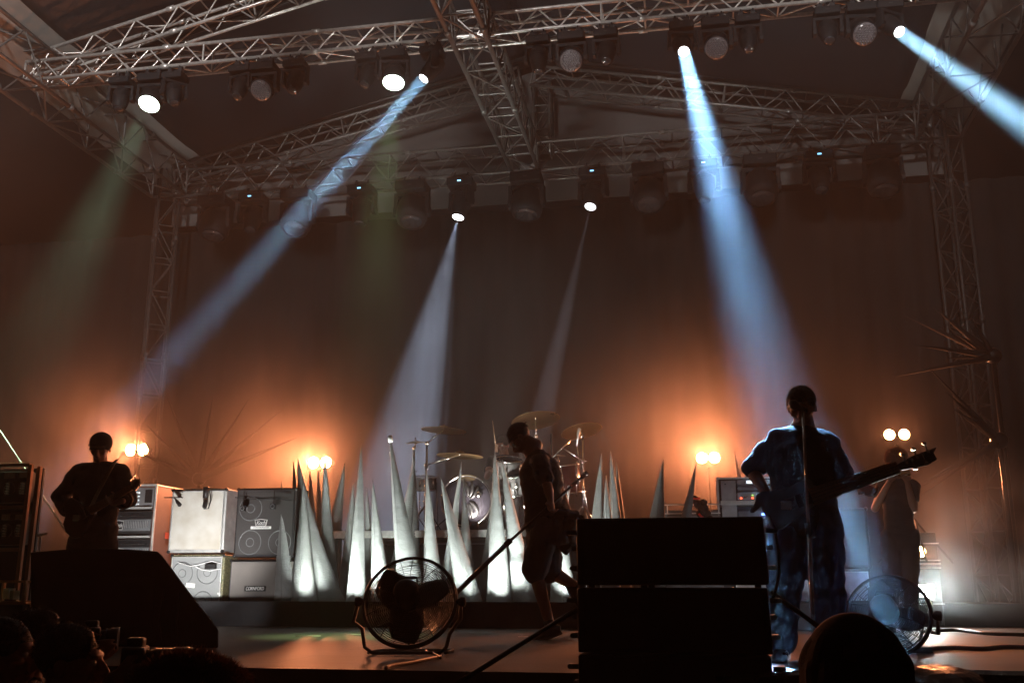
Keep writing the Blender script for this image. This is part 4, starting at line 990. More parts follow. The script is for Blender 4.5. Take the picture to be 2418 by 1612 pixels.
def hair_short(m, n=5000, ln=.018, k_=1.0, z=.045, back=-.022, seed=1, hh=.088, wd=.0011):
    def g(t, H, k):
        c = H(0, back, z); a = (H(1, 0, 0) - H(0, 0, 0)).normalized() * .084 * k * k_; f = (H(0, 1, 0) - H(0, 0, 0)).normalized() * .100 * k * k_; u = (H(0, 0, 1) - H(0, 0, 0)).normalized() * hh * k * k_
        fuzz(None, n, ln, m, t, (c, (a, f, u)), seed, wd=wd)
    return g
def guitar(label, body_pts, Yb, thick, nut, bridge, head_pts, m, neckw=.055, name='electric_guitar', pegs=4, board=None, strings=4):
    """flat outlined body, fretted neck, headstock with tuners and strings"""
    t = thing(name, label, 'guitar', tuple(bridge), None)
    b = MB().prism(body_pts, (0, thick, 0)); b.build('body', m, t, bevel=.008)
    d = (nut - bridge); L = d.length; dn = d.normalized(); up = V((0, 1, 0)).cross(dn).normalized()
    st = bridge + dn * L * .22
    b = MB(); w0, w1 = neckw * .58, neckw * .42
    b.prism([st + up * w0, nut + up * w1, nut - up * w1, st - up * w0], (0, .028, 0)); nk = b.build('neck', m if board is None else board, t, bevel=.006)
    b = MB()
    for i in range(1, 20):
        p = nut - dn * (L * (1 - 2 ** (-i / 12))); q = (p - nut).length / (st - nut).length
        if q > 1: break
        w_ = w1 * (1 - q) + w0 * q; b.tube(p + up * w_ + V((0, -.002, 0)), p - up * w_ + V((0, -.002, 0)), .0013, n=5)
    b.build('frets', CHROME, nk)
    b = MB()
    for i in range(strings):
        o_ = (i - (strings - 1) / 2) / strings; b.tube(bridge + up * o_ * w0 * 1.7 + V((0, -.012, 0)), nut + up * o_ * w1 * 1.7 + V((0, -.005, 0)), .0012, n=4)
    b.build('strings', CHROME, t)
    hs = MB().prism(head_pts, (0, .018, 0)).build('headstock', m, t, bevel=.003)
    b = MB(); hc = sum(head_pts, V((0, 0, 0))) / len(head_pts); hd = (max(head_pts, key=lambda p: (p - nut).length) - nut)
    for i in range(pegs):
        p = nut + hd * (.2 + .7 * i / pegs); sgn = 1 if i % 2 else -1
        b.tube(p + V((0, -.01, 0)), p + V((0, .02, 0)), .008, n=10); b.tube(p, p + up * sgn * .045, .004); b.box(p + up * sgn * .05, (.022, .008, .016))
    b.build('tuners', CHROME, hs)
    MB().box(bridge + V((0, -.008, 0)), (.06, .016, .05)).build('bridge', CHROME, t, bevel=.003)
    for q in (.12, .2): MB().box(bridge + dn * L * q + V((0, -.006, 0)), (.035, .014, .075), Matrix.Rotation(-math.atan2(dn.z, dn.x), 3, 'Y')).build('pickup', BLACKM, t, bevel=.003)
    return t

# ---------------- walking man
Y = 8.42
w = lambda u, v, dy=0: N(u, v, Y + dy)
J = dict(head=w(1229, 1036), neck=w(1252, 1066), shL=w(1276, 1094, -.17), shR=w(1270, 1090, .17), elL=w(1294, 1150, -.25), wrL=w(1300, 1180, -.26),
         elR=w(1318, 1150, .22), wrR=w(1336, 1188, .1), hipL=w(1290, 1238, -.09), hipR=w(1292, 1240, .09),
         knL=w(1262, 1345, -.09), anL=w(1300, 1478, -.09), toeL=w(1258, 1493, -.10), knR=w(1296, 1345, .1), anR=w(1366, 1388, .1), toeR=w(1385, 1420, .1))
dl = V((-.62, -.05, -.72))
person('man in dark shirt and shorts walking left with head bowed across the stage middle', J, (-1, 0, 0), (dl, (-.7, 0, .6)),
       shirt=TSHIRT, sleeve=.62, pants=DARKP, pant_end=.98, legw=1.12, hands={'L': ((.1, -.3, -1), (.6, -.6, 0), (-1, -.2, 0), 1.5), 'R': ((.3, -.3, -1), (-.6, -.6, 0), (-1, .2, 0), 1.5)}, hairf=hair_short(HAIRM, 5000, .016, seed=4), dep=1.3, bulk=1.08, shirt_drop=.18)
t = thing('jacket', 'dark jacket tied behind the waist of the walking man', 'jacket', tuple(w(1335, 1230)))
b = MB(); b.loft([(w(1318, 1180, .05), .05, .10), (w(1325, 1215, .05), .10, .15), (w(1335, 1250, .05), .13, .16), (w(1340, 1285, .05), .09, .13), (w(1330, 1305, .04), .03, .05)], (1, 0, 0), 20)
limb(b, [w(1300, 1215, -.16), w(1335, 1208, -.12), w(1358, 1215, 0), w(1374, 1226, 0)], [.03, .035, .035, .02])
blobmesh(b, 'cloth', TSHIRT, t, .012, 2, .022, 10)

# ---------------- bassist at right
Y = 6.2
w = lambda u, v, dy=0: N(u, v, Y + dy)
zf = .085
J = dict(head=w(1893, 962, -.03), neck=w(1890, 1010), shR=w(1838, 1044), shL=w(1950, 1048), elR=w(1774, 1108, .06), wrR=w(1812, 1168, -.12), elL=w(1990, 1124, -.02), wrL=w(2030, 1142, -.1),
         hipR=w(1868, 1232), hipL=w(1935, 1232), knR=w(1852, 1388, -.05), knL=w(1955, 1385, -.05), anR=w(1846, 1520, .02), anL=w(1958, 1520, .02), toeR=w(1836, 1530, -.12), toeL=w(1972, 1530, -.12))
J['anR'].z = J['anL'].z = .1; J['toeR'].z = J['toeL'].z = .07
def bandana(t, H, k):
    hair_short(HAIRM, 4000, .010, 1.0, seed=6, z=.04)(t, H, k)
person('bassist in navy T-shirt and baggy jeans standing behind the microphone stand at right', J, (0, -1, 0), ((-.25, -1, -.42), (0, 0, 1)),
       shirt=NAVYT, sleeve=.93, pants=DENIM, pant_end=1.97, hands={'R': ((.5, -.5, -.7), (-.1, .8, -.6), (.7, -.3, .6), .9), 'L': ((.35, -.2, -.35), (0, -.9, .5), (-.8, 0, .5), 1.45)}, hairf=bandana, wide=1.13, bulk=1.04, shirt_drop=.10, legw=1.2)
gb = [w(u, v, -.20) for u, v in ((1786, 1166), (1800, 1159), (1850, 1156), (1882, 1139), (1909, 1127), (1924, 1142), (1936, 1153), (1930, 1160), (1952, 1170), (1940, 1182), (1905, 1205), (1880, 1224), (1850, 1248), (1830, 1252), (1818, 1240), (1812, 1222), (1796, 1196), (1776, 1212), (1770, 1206), (1782, 1186))]
nut = w(2122, 1102, -.24); br = w(1856, 1193, -.225)
guitar('long necked bass guitar with a pale angular body held by the bassist', gb, Y, .04, nut, br, [w(u, v, -.235) for u, v in ((2118, 1096), (2150, 1078), (2180, 1066), (2213, 1055), (2205, 1068), (2214, 1085), (2190, 1098), (2160, 1104), (2126, 1110))],
       mat('pearl_grey_lacquer', (.10, .11, .12), .3, coat=.4), .085, 'bass_guitar', 5, board=WOODN)
b = MB().path([w(1949, 1046, -.09), w(1925, 1075, -.165), w(1900, 1110, -.19), w(1880, 1150, -.2)], .016)
# microphone stand in front of the bassist
t = thing('microphone_stand', 'straight silver microphone stand before the face of the bassist', 'stand', tuple(NZ(1925, 1575, 0)))
ms0 = t.location.copy(); top = N(1896, 972, ms0.y); bot = V((ms0.x, ms0.y, .01))
b = MB().tube(bot, bot.lerp(top, .52), .012, n=10).tube(bot.lerp(top, .5), top, .0085, n=10); b.build('pole', CHROME, t, smooth=True)
MB().lathe(bot, (0, 0, 1), [(0, .14), (.018, .14), (.03, .03)], 28).build('base', BLACKM, t, smooth=True)
b = MB().tube(bot.lerp(top, .5), bot.lerp(top, .545), .018, n=10); b.build('clutch', RUBBER, t, smooth=True)
tm = thing('microphone', 'microphone clipped at the mouth of the bassist', 'microphone', tuple(top))
b = MB(); d_ = V((-.3, .75, .35)).normalized(); b.lathe(top + V((-.01, 0, .02)), d_, [(-.06, .013), (.06, .019), (.065, .026), (.09, .029), (.115, .022), (.12, .0)], 16); b.build('body', BLACKM, tm, smooth=True)
MB().sph(top + V((-.01, 0, .02)) + d_ * .09, .028, 16, 10).build('wire_grille', DARKALU, tm, smooth=True)
ts = thing('sunglasses', 'spiky reflective glasses on the face of the bassist', 'glasses', tuple(w(1885, 955, -.12)))
b = MB()
for u in (1868, 1877, 1886, 1895, 1903): b.torus(w(u, 955, -.135 + .0012 * abs(u - 1886)), (0, 1, .1), .013, .004, 12, 5)
b.path([w(1853, 962, -.05), w(1860, 955, -.12), w(1886, 951, -.145), w(1912, 955, -.10)], .004); b.build('frame', CHROME, ts, smooth=True)

# ---------------- guitarist at left with a cap
Y = 7.75
w = lambda u, v, dy=0: N(u, v, Y + dy)
J = dict(head=w(237, 1059, -.03), neck=w(234, 1098), shR=w(188, 1117), shL=w(284, 1120), elR=w(143, 1172, .06), wrR=w(163, 1206, -.10), elL=w(303, 1176, .0), wrL=w(290, 1182, -.2),
         hipR=w(196, 1290), hipL=w(240, 1290), knR=w(188, 1410, -.02), knL=w(250, 1410, -.02), anR=w(186, 1520), anL=w(254, 1520), toeR=w(180, 1530, -.15), toeL=w(262, 1530, -.15))
for a_ in ('anR', 'anL'): J[a_].z = .1
for a_ in ('toeR', 'toeL'): J[a_].z = .07
def cap_fn(t, H, k):
    b = MB(); s_ = (H(1, 0, 0) - H(0, 0, 0)).normalized(); f_ = (H(0, 1, 0) - H(0, 0, 0)).normalized(); u_ = (H(0, 0, 1) - H(0, 0, 0)).normalized()
    b.ell(H(0, -.012, .050), (s_ * .093, f_ * .112, u_ * .093), 28, 16); o = b.build('cap', TSHIRT, t, smooth=True)
    b = MB(); vs = []; n = 12
    for i in range(n + 1):
        a = -1.15 + 2.3 * i / n; x = math.sin(a) * .8
        vs += [H(x * .085, .075 + .02 * math.cos(a), .036 - .004 * x * x), H(x * .088, .095 + .055 * math.cos(a), .016 - .02 * x * x)]
    b.add(vs, [(2 * i, 2 * i + 1, 2 * i + 3, 2 * i + 2) for i in range(n)]); q = b.build('brim', TSHIRT, o, smooth=True); m_ = q.modifiers.new('t', 'SOLIDIFY'); m_.thickness = .005
    MB().box(H(-.094, -.06, .02), (.02, .05, .018)).build('strap', TSHIRT, o)
person('guitarist in dark long-sleeved shirt and black cap looking down at left', J, (.1, -1, 0), ((.35, -1, -.28), (0, 0, 1)),
       shirt=TSHIRT, sleeve=1.75, cuff=TSHIRT, pants=DARKP, hands={'R': ((.6, -.3, -.4), (0, .9, -.3), (.3, -.2, .9), .8), 'L': ((-.7, -.3, -.1), (.2, -.8, .5), (-.3, 0, .9), 1.4)}, hairf=cap_fn, wide=1.12, bulk=1.1, shirt_drop=.24)
gb = [w(u, v, -.2) for u, v in ((150, 1182), (166, 1174), (185, 1186), (198, 1206), (212, 1204), (218, 1192), (224, 1200), (222, 1214), (210, 1228), (200, 1248), (186, 1268), (170, 1270), (154, 1256), (148, 1236), (154, 1216), (150, 1198))]
guitar('dark electric guitar slung low on the guitarist in the cap', gb, Y, .045, w(308, 1150, -.24), w(182, 1222, -.225), [w(u, v, -.235) for u, v in ((304, 1144), (318, 1130), (328, 1128), (330, 1140), (326, 1146), (312, 1156))],
       mat('dark_lacquer', (.03, .012, .008), .3, coat=.5), .06, 'electric_guitar', 6, board=WOODN, strings=6)
MB().path([w(186, 1205, -.215), w(196, 1202, -.215), w(204, 1192, -.215), w(207, 1186, -.215)], .006)
b = MB()
sp_ = [w(274, 1085, -.12), w(262, 1104, -.165), w(246, 1134, -.18), w(228, 1168, -.19), w(212, 1200, -.2)]
vs = []
for p in sp_: vs += [p + V((-.022, -.0, -.012)), p + V((.022, -.0, .012))]
b.add(vs, [(2 * i, 2 * i + 2, 2 * i + 3, 2 * i + 1) for i in range(4)])
o = b.build('guitar_strap', mat('pale_strap', (.34, .27, .2), .7), origin=tuple(sp_[2])); m_ = o.modifiers.new('t', 'SOLIDIFY'); m_.thickness = .004
tag(o, 'pale guitar strap across the chest of the guitarist in the cap', 'strap')

# ---------------- player at back right with both hands at the face
Y = 10.87
w = lambda u, v, dy=0: N(u, v, Y + dy)
J = dict(head=w(2119, 1094, -.02), neck=w(2120, 1130), shR=w(2086, 1149), shL=w(2154, 1148), elR=w(2066, 1200, -.10), wrR=w(2100, 1136, -.24), elL=w(2158, 1202, -.06), wrL=w(2142, 1136, -.26),
         hipR=w(2104, 1268), hipL=w(2146, 1268), knR=w(2106, 1365, -.04), knL=w(2150, 1365, -.04), anR=w(2104, 1465), anL=w(2150, 1465), toeR=w(2096, 1478, -.1), toeL=w(2160, 1478, -.1))
for a_ in ('anR', 'anL'): J[a_].z = .1
for a_ in ('toeR', 'toeL'): J[a_].z = .07
person('slim musician in dark T-shirt with both hands raised to the mouth, back right', J, (0, -1, 0), ((.1, -1, -.2), (0, 0, 1)),
       shirt=TSHIRT, sleeve=.45, pants=DARKP, hands={'R': ((.5, -.5, .6), (.2, -.5, 0), (0, 0, 1), 1.2), 'L': ((-.3, -.6, .6), (-.2, -.5, 0), (0, 0, 1), 1.2)}, hairf=hair_short(HAIRF, 9000, .045, 1.12, seed=8, z=.04, hh=.095, wd=.0016), k=.96, wide=.92, bulk=.95, shirt_drop=.05)
t = thing('harmonica_microphone', 'small shiny microphone cupped in the raised hands of the slim musician', 'microphone', tuple(w(2124, 1120, -.3)))
MB().lathe(w(2124, 1120, -.28), (.8, -.5, .1), [(-.05, .012), (0, .02), (.05, .03), (.10, .034), (.11, .02)], 16).build('body', GOLDH, t, smooth=True)
# ---------------- drummer
Y = 13.1
w = lambda u, v, dy=0: N(u, v, Y + dy)
J = dict(head=w(1187, 1052), neck=w(1190, 1074), shR=w(1162, 1090), shL=w(1218, 1090), elR=w(1150, 1125, -.15), wrR=w(1160, 1110, -.4), elL=w(1232, 1125, -.15), wrL=w(1222, 1110, -.4),
         hipR=w(1178, 1170), hipL=w(1204, 1170), knR=w(1170, 1180, -.45), knL=w(1214, 1180, -.45), anR=w(1170, 1232, -.42), anL=w(1214, 1232, -.42))
J['anR'].z = J['anL'].z = 1.1
person('seated drummer half hidden behind the drums and the walking man', J, (0, -1, 0), ((-.3, -1, -.2), (0, 0, 1)), shirt=TSHIRT, sleeve=.5, pants=DARKP,
       hands={'R': ((-.2, -.7, .3), (0, -.2, -1), (1, 0, 0), 1.5), 'L': ((.2, -.7, .3), (0, -.2, -1), (-1, 0, 0), 1.5)}, hairf=hair_short(HAIRM, 2500, .03, 1.05, seed=12))
# ---------------- people in front of the stage
def bystander(label, u, v, Yp, rh, fwd, hair=None, skin=SKIN, shirt=TSHIRT, arms=None, k=1.0, group='onlookers before the stage', hands=None, bald=False):
    top = N(u, v, Yp); hc = top - V((0, 0, .125 * k)); f = V(fwd).normalized(); s = V((0, 0, 1)).cross(f)   # s: the person's left
    nk = hc + V((0, 0, -.15)) - f * .03; ch = nk - V((0, 0, .08)) - f * .01
    J = dict(head=hc, neck=nk, shL=ch + s * .19, shR=ch - s * .19)
    if arms: J.update(arms(hc, f, s))
    else: J.update(elL=ch + s * .24 - V((0, 0, .28)), elR=ch - s * .24 - V((0, 0, .28)), wrL=ch + s * .22 - V((0, 0, .52)) + f * .08, wrR=ch - s * .22 - V((0, 0, .52)) + f * .08)
    zp = -1.25 + (ch.z + 1.25) * .62
    J.update(hipL=V((ch.x, ch.y, zp)) + s * .09, hipR=V((ch.x, ch.y, zp)) - s * .09)
    kz = -1.25 + (zp + 1.25) * .52
    for S, q in (('L', 1), ('R', -1)):
        J['kn' + S] = V((ch.x, ch.y, kz)) + s * .1 * q + f * .02; J['an' + S] = V((ch.x, ch.y, -1.15)) + s * .11 * q; J['toe' + S] = V((ch.x, ch.y, -1.18)) + s * .13 * q + f * .15
    return person(label, J, fwd, (f + V((0, 0, .0)), (0, 0, 1)), group, k=k, skin=skin, shirt=shirt, sleeve=.5, hands=hands or {'L': ((0, 0, -1), s * -1, f, .6), 'R': ((0, 0, -1), s, f, .6)}, hairf=hair)
bystander('bald onlooker seen from behind, bottom right of the photo', 2003, 1440, 1.62, 0, (-.05, 1, 0), hair=hair_short(mat('cropped_hair', (.014, .009, .008), .95, spec=.1), 600, .003, .97, seed=21, z=.03, wd=.0004), k=.97, skin=mat('shaved_scalp', (.03, .014, .01), .9, spec=.15))
bystander('onlooker with fluffy rim-lit hair seen from behind, bottom left centre', 466, 1566, 1.42, 0, (.1, 1, 0), hair=hair_short(HAIRF, 26000, .017, 1.16, seed=22, z=.035, wd=.0007), k=1.02)
def cam_arms(hc, f, s):
    e = hc + f * .16 - V((0, 0, .02))
    return dict(elL=hc + s * .22 + f * .10 - V((0, 0, .32)), elR=hc - s * .22 + f * .10 - V((0, 0, .32)), wrL=e + s * .08 - V((0, 0, .07)), wrR=e - s * .09 - V((0, 0, .02)))
def camera_obj(c, f, label, lens=.16):
    f = V(f).normalized(); s = V((0, 0, 1)).cross(f); rot = Matrix((s, f, V((0, 0, 1)))).transposed()
    t = thing('photo_camera', label, 'camera', tuple(c))
    b = MB().box(c, (.14, .06, .095), rot); b.box(c + V((0, 0, .055)), (.05, .055, .04), rot); b.box(c - s * .055 + f * .02, (.03, .05, .09), rot); b.build('body', BLACK, t, bevel=.008)
    l = MB().lathe(c + f * .03, f, [(0, .036), (.03, .036), (.032, .04), (lens * .6, .04), (lens * .62, .044), (lens, .044), (lens, .036), (lens - .01, 0)], 24); l.torus(c + f * (.03 + lens * .4), f, .041, .003, 24, 5); l.build('lens', BLACKM, t, smooth=True)
g = V((1, .25, .0))
bystander('man in profile facing right at the very edge, bottom left corner', 25, 1462, 3.3, 0, g, hair=hair_short(HAIRM, 3000, .01, seed=30))
bystander('photographer with face behind a camera, second from the left edge', 100, 1441, 3.9, 0, (1, .45, 0), hair=hair_short(HAIRM, 3000, .02, 1.05, seed=31), arms=cam_arms, hands={'L': ((.7, .2, .1), (0, 0, 1), (0, 1, 0), .8), 'R': ((.7, .2, .1), (0, 1, 0), (0, 0, 1), .8)})
bystander('photographer with dark hair aiming a long lens right, bottom left', 178, 1475, 3.1, 0, (1, .3, 0), hair=hair_short(HAIRM, 3000, .014, seed=32), arms=cam_arms, hands={'L': ((.7, .2, .1), (0, 0, 1), (0, 1, 0), .8), 'R': ((.7, .2, .1), (0, 1, 0), (0, 0, 1), .8)})
h_ = N(178, 1475, 3.1) - V((0, 0, .125)); f_ = V((1, .3, 0)).normalized(); camera_obj(h_ + f_ * .20 + V((0, 0, .01)), f_, 'black camera with a long lens held by the photographer at bottom left', .15)
h_ = N(100, 1441, 3.9) - V((0, 0, .125)); f_ = V((1, .45, 0)).normalized(); camera_obj(h_ + f_ * .20 + V((0, 0, .01)), f_, 'black camera with a short lens near the left edge', .08)
# ================================================================== STAGE LIGHTING
WHITEHOT = emat('lit_lens_white', (.93, .97, 1), 14)
GREENHOT = emat('lit_lens_green_white', (.80, 1, .82), 12)
DIMHOT = emat('lit_lens_dim', (.95, .97, 1), 2.2)
ORHOT = emat('lit_lens_orange', (1, .55, .2), 60)
BLUELED = emat('display_blue', (.2, .6, 1), 2.5)
def moving_head(mount, aim, kind, label, lit=None, k=1.0, group='moving head lamps hanging from the nearer truss', drop=.52):
    """mount: point on the underside of the truss; kind: beam, wash, round"""
    mount = V(mount); aim = V(aim).normalized()
    t = thing('moving_head', label, 'stage light', mount, group)
    b = MB()
    for sx in (-1, 1):
        x = mount.x + sx * .09 * k
        b.box((x, mount.y, mount.z - .03), (.05, .06, .07)); b.torus((x, mount.y, mount.z + .015), (1, 0, 0), .035, .012, 14, 6)
    b.box((mount.x, mount.y, mount.z - .068), (.3 * k, .05, .02))
    b.build('clamp', BLACKM, t)
    bz = mount.z - .08
    MB().box((mount.x, mount.y, bz - .06 * k), (.37 * k, .30 * k, .12 * k)).build('base', FIX, t, bevel=.018)
    if kind != 'wash':
        MB().box((mount.x, mount.y - .151 * k, bz - .06 * k), (.05 * k, .006, .018 * k)).build('display', BLUELED if k > 1.0 and kind == 'beam' else BLACKM, t)
    piv = V((mount.x, mount.y, bz - .12 * k - .23 * k))
    b = MB(); hor = V((aim.x, aim.y, 0))
    sd = V((-hor.y, hor.x, 0)).normalized() if hor.length > .05 else V((1, 0, 0))
    wy = .19 * k; fr = V((-sd.y, sd.x, 0))
    rot = Matrix((sd, fr, V((0, 0, 1)))).transposed()
    b.box(piv + V((0, 0, .195 * k)), (2 * wy, .12 * k, .05 * k), rot)
    for s in (-1, 1):
        b.box(piv + sd * s * wy + V((0, 0, .08 * k)), (.045 * k, .13 * k, .27 * k), rot); b.tube(piv + sd * s * (wy - .03 * k), piv + sd * s * (wy + .03 * k), .07 * k, n=16)
    b.build('yoke', FIX, t, bevel=.006)
    b = MB()
    if kind == 'wash': pr = [(-.17, .05), (-.165, .11), (-.10, .15), (.06, .165), (.12, .165), (.13, .155), (.13, .0)]; lr = .148
    elif kind == 'round': pr = [(-.2, .06), (-.19, .13), (-.1, .18), (.08, .19), (.15, .17), (.16, .14), (.16, 0)]; lr = .13
    else: pr = [(-.20, .06), (-.195, .115), (-.12, .135), (.0, .135), (.12, .12), (.2, .095), (.22, .085), (.22, 0)]; lr = .078
    b.lathe(piv, aim, [(h * k, r * k) for h, r in pr], 28)
    for i in range(5): b.torus(piv + aim * (-.15 + .035 * i) * k, aim, (.137 if kind == 'beam' else .17) * k * (.86 if i == 0 else 1), .005 * k, 28, 4)
    hd = b.build('head', FIX, t, smooth=True)
    f = piv + aim * pr[-1][0] * k
    lm = {None: LEDOFF if kind == 'wash' else GLASS, 'white': WHITEHOT, 'green': GREENHOT, 'dim': DIMHOT}[lit]
    b = MB().lathe(f, aim, [(0, lr * k), (.006, lr * k), (.016 * k, lr * k * .6), (.02 * k, 0)], 28)
    if kind == 'wash' and lit is None:
        x, y = b.frame(aim)
        for i in range(-4, 5):
            for j in range(-4, 5):
                p = x * (i + .5 * (j % 2)) * .034 * k + y * j * .030 * k
                if p.length < .128 * k: b.sph(f + p + aim * .014 * k, .0135 * k, 6, 4)
    b.build('lens', lm, hd, smooth=True)
    return t, f + aim * .03
heads = {}
# (photo u of the lamp, kind, aim, lit)
down = V((0, -.35, -1))
T1 = {1: (215, 540, 9.4), 7: (890, 620, 9.7), 8: (500, 740, 9.4), 12: (1882, 1165, 6.25), 17: (2440, 305, 9.2), 105: (968, 1000, 13.4), 107: (1322, 800, 13.2)}
FR = [(303, 'beam', (.05, -.25, -1), None), (374, 'wash', (-.50, -.60, -.68), 'green'), (425, 'beam', (.3, -.3, -1), None),
      (580, 'beam', (-.1, -.4, -1), None), (634, 'wash', (.02, -.9, -.8), None), (706, 'beam', (.0, -.45, -1), None),
      (874, 'beam', (-.1, -.4, -1), None), (936, 'wash', (-.08, -.75, -.75), 'green'), (1024, 'beam', (-.62, -.38, -.75), 'white'),
      (1272, 'beam', (0, -.1, -1), None), (1350, 'wash', (0, -.9, -.75), None), (1431, 'beam', (.0, -.5, -1), None),
      (1608, 'beam', (0, 0, -1), 'white'), (1687, 'wash', (0, -.8, -.8), None), (1763, 'beam', (0, -.35, -1), None),
      (1950, 'beam', (.0, -.5, -1), None), (2030, 'wash', (.1, -.8, -.8), None), (2098, 'beam', (.72, -.5, -.5), 'white')]
ordn = ['leftmost', 'second', 'third', 'fourth', 'fifth', 'sixth', 'seventh', 'eighth', 'ninth', 'tenth', 'eleventh', 'twelfth', 'thirteenth', 'fourteenth', 'fifteenth', 'sixteenth', 'seventeenth', 'eighteenth']
mt_z = 6.94 - .135 - .035
for i, (u, kd, aim, lit) in enumerate(FR):
    v = 207 - (u - 104) * .1075
    p = NZ(u, v, mt_z); p.y = YM - .1
    p.x = NZ(u, v, mt_z).x
    if i in T1: aim = N(*T1[i]) - V((p.x, p.y, p.z - .42))
    desc = {'beam': 'slim dark moving head lamp', 'wash': 'moving head lamp with round speckled face'}[kd]
    if lit == 'white': desc = ['moving head lamp throwing a blue-white beam down left', 'moving head lamp throwing a bright blue beam at the bassist', 'moving head lamp throwing a white-blue beam out to the right'][[8, 12, 17].index(i)]
    elif lit == 'green': desc = 'glowing round lamp with a green haze cone'
    heads[i] = moving_head(p, aim, kd, '%s, %s on the nearer truss' % (desc, ordn[i]), lit, k=.76 if kd == 'beam' else .86)
BK = [(512, 'round', None), (600, 'beam', None), (706, 'round', None), (856, 'beam', None), (975, 'round', None), (1090, 'beam', 'white'),
      (1244, 'round', None), (1400, 'beam', 'dim'), (1530, 'round', None), (1660, 'beam', None), (1792, 'round', None), (1931, 'beam', None), (2080, 'round', None)]
for i, (u, kd, lit) in enumerate(BK):
    p = NZ(u, 470 - (u - 500) * .075, 6.63); p.y = YB - .22; p.x = N(u, 470 - (u - 500) * .075, YB - .22).x
    aim = (.03 * math.sin(i * 2), -.25 - .1 * (i % 3), -1) if 100 + i not in T1 else N(*T1[100 + i]) - V((p.x, p.y, p.z - .6))
    desc = {'round': 'dark bulbous moving head lamp', 'beam': 'dark boxy moving head lamp with a small blue display'}[kd]
    if lit == 'white': desc = 'moving head lamp fanning a streaked blue-white beam downwards'
    if lit == 'dim': desc = 'moving head lamp with a faint narrow grey beam'
    heads[100 + i] = moving_head(p, aim, kd, '%s, %s on the back truss' % (desc, ordn[i]), lit, k=1.1 if kd == 'beam' else 1.3, group='moving head lamps hanging from the back truss')
def beam(i, energy, color, size, blend=.25, radius=.012, tgt=None, kind='SPOT'):
    t, f = heads[i]
    a = (N(*T1[i]) - f).normalized() if tgt is None else (V(tgt) - f).normalized()
    return light('beam_lamp', kind, f, energy, color, f + a, size, blend, radius, parent=t)
K = 1.0
beam(12, 130 * K, (.28, .58, 1), 6.2, radius=.07, kind='AREA')
beam(8, 54 * K, (.36, .66, 1), 5.5, radius=.07, kind='AREA')
beam(17, 125 * K, (.40, .74, 1), 7, radius=.07, kind='AREA')
beam(105, 9000 * K, (.6, .74, 1), 17, .6)
for q in range(9):                                    # the lamp's slotted wheel splits its fan into streaks
    u_ = 885 + q * 21; beam(105, 14000 * K * (1 + .5 * math.sin(q * 2.3)), (.6, .74, 1), 1.5, .7, tgt=N(u_, 1000, 13.4))
beam(107, 2600 * K, (.85, .85, 1), 6, .6)
beam(1, 6000 * K, (.5, .85, .55), 15, .9, .12)
beam(7, 2800 * K, (.5, .85, .35), 16, .9, .12)
# ---------------- pairs of orange blinders on stands
def blinder(u, v, Y, label, n=2, gap=29, zbase=0.0, en=640, hot=ORHOT, col_=(1, .29, .115), r=.07):
    c = N(u, v, Y); k = (N(u + 1, v, Y) - c).length
    t = thing('blinder_lamp', label, 'stage light', (c.x, Y, zbase), 'glowing orange lamps along the back of the stage')
    w_ = gap * k; r = r if r < .06 else 12.6 * k
    b = MB().box((c.x, Y + .09, c.z), (w_ * n - .02, .04, .05))
    for i in range(n): b.lathe((c.x + (i - (n - 1) / 2) * w_, Y + .12, c.z), (0, -1, 0), [(0, r * .5), (.02, r * .8), (.1, r * 1.12), (.12, r * 1.12)], 20)
    b.build('housing', BLACKM, t, smooth=True)
    b = MB().tube((c.x, Y + .09, zbase + .02), (c.x, Y + .09, c.z - .12), .018, n=10)
    b.build('pole', BLACKM, t, smooth=True)
    b = MB()
    for a in range(3):
        e = V((math.cos(a * 2.094 + .5), math.sin(a * 2.094 + .5), 0))
        b.tube(V((c.x, Y + .09, zbase + .45)), V((c.x, Y + .09, zbase)) + e * .45, .012, n=6)
    b.build('tripod', BLACKM, t)
    for i in range(n):
        x = c.x + (i - (n - 1) / 2) * w_
        pr = [(0, .0), (.002, r * .6), (.012, r), (.03, r * 1.12), (.032, r * 1.02), (.02, r * .9)]
        l = MB().lathe((x, Y + .005, c.z), (0, -1, 0), [(0, r * 1.1), (.035, r * 1.15), (.035, r * 1.05), (.01, r)], 24).build('reflector', CHROME, t, smooth=True)
        MB().lathe((x, Y - .012, c.z), (0, -1, 0), [(0, r * .98), (.01, r * .9), (.02, r * .5), (.024, 0)], 24).build('bulb', hot, l, smooth=True)
        light('bulb_light', 'SPOT', (x, Y - .06, c.z), en, col_, (x - .1, Y - 3, c.z + .15), 122, 1, .04, parent=t)
    return t
blinder(325, 1062, 14.2, 'pair of orange lamps glowing behind the guitarist in the cap')
blinder(756, 1092, 14.2, 'pair of orange lamps glowing above the grey spikes left of the drum kit')
blinder(1672, 1081, 14.2, 'pair of orange lamps glowing above the amplifiers right of the drum kit')
blinder(2117, 1026, 14.2, 'pair of orange lamps glowing above the player with raised hands', gap=35, en=240)

blinder(2172, 1302, 11.55, 'single orange lamp on the case stack at right', n=1, gap=24, zbase=N(2172, 1327, 11.55).z, en=34, r=.055)
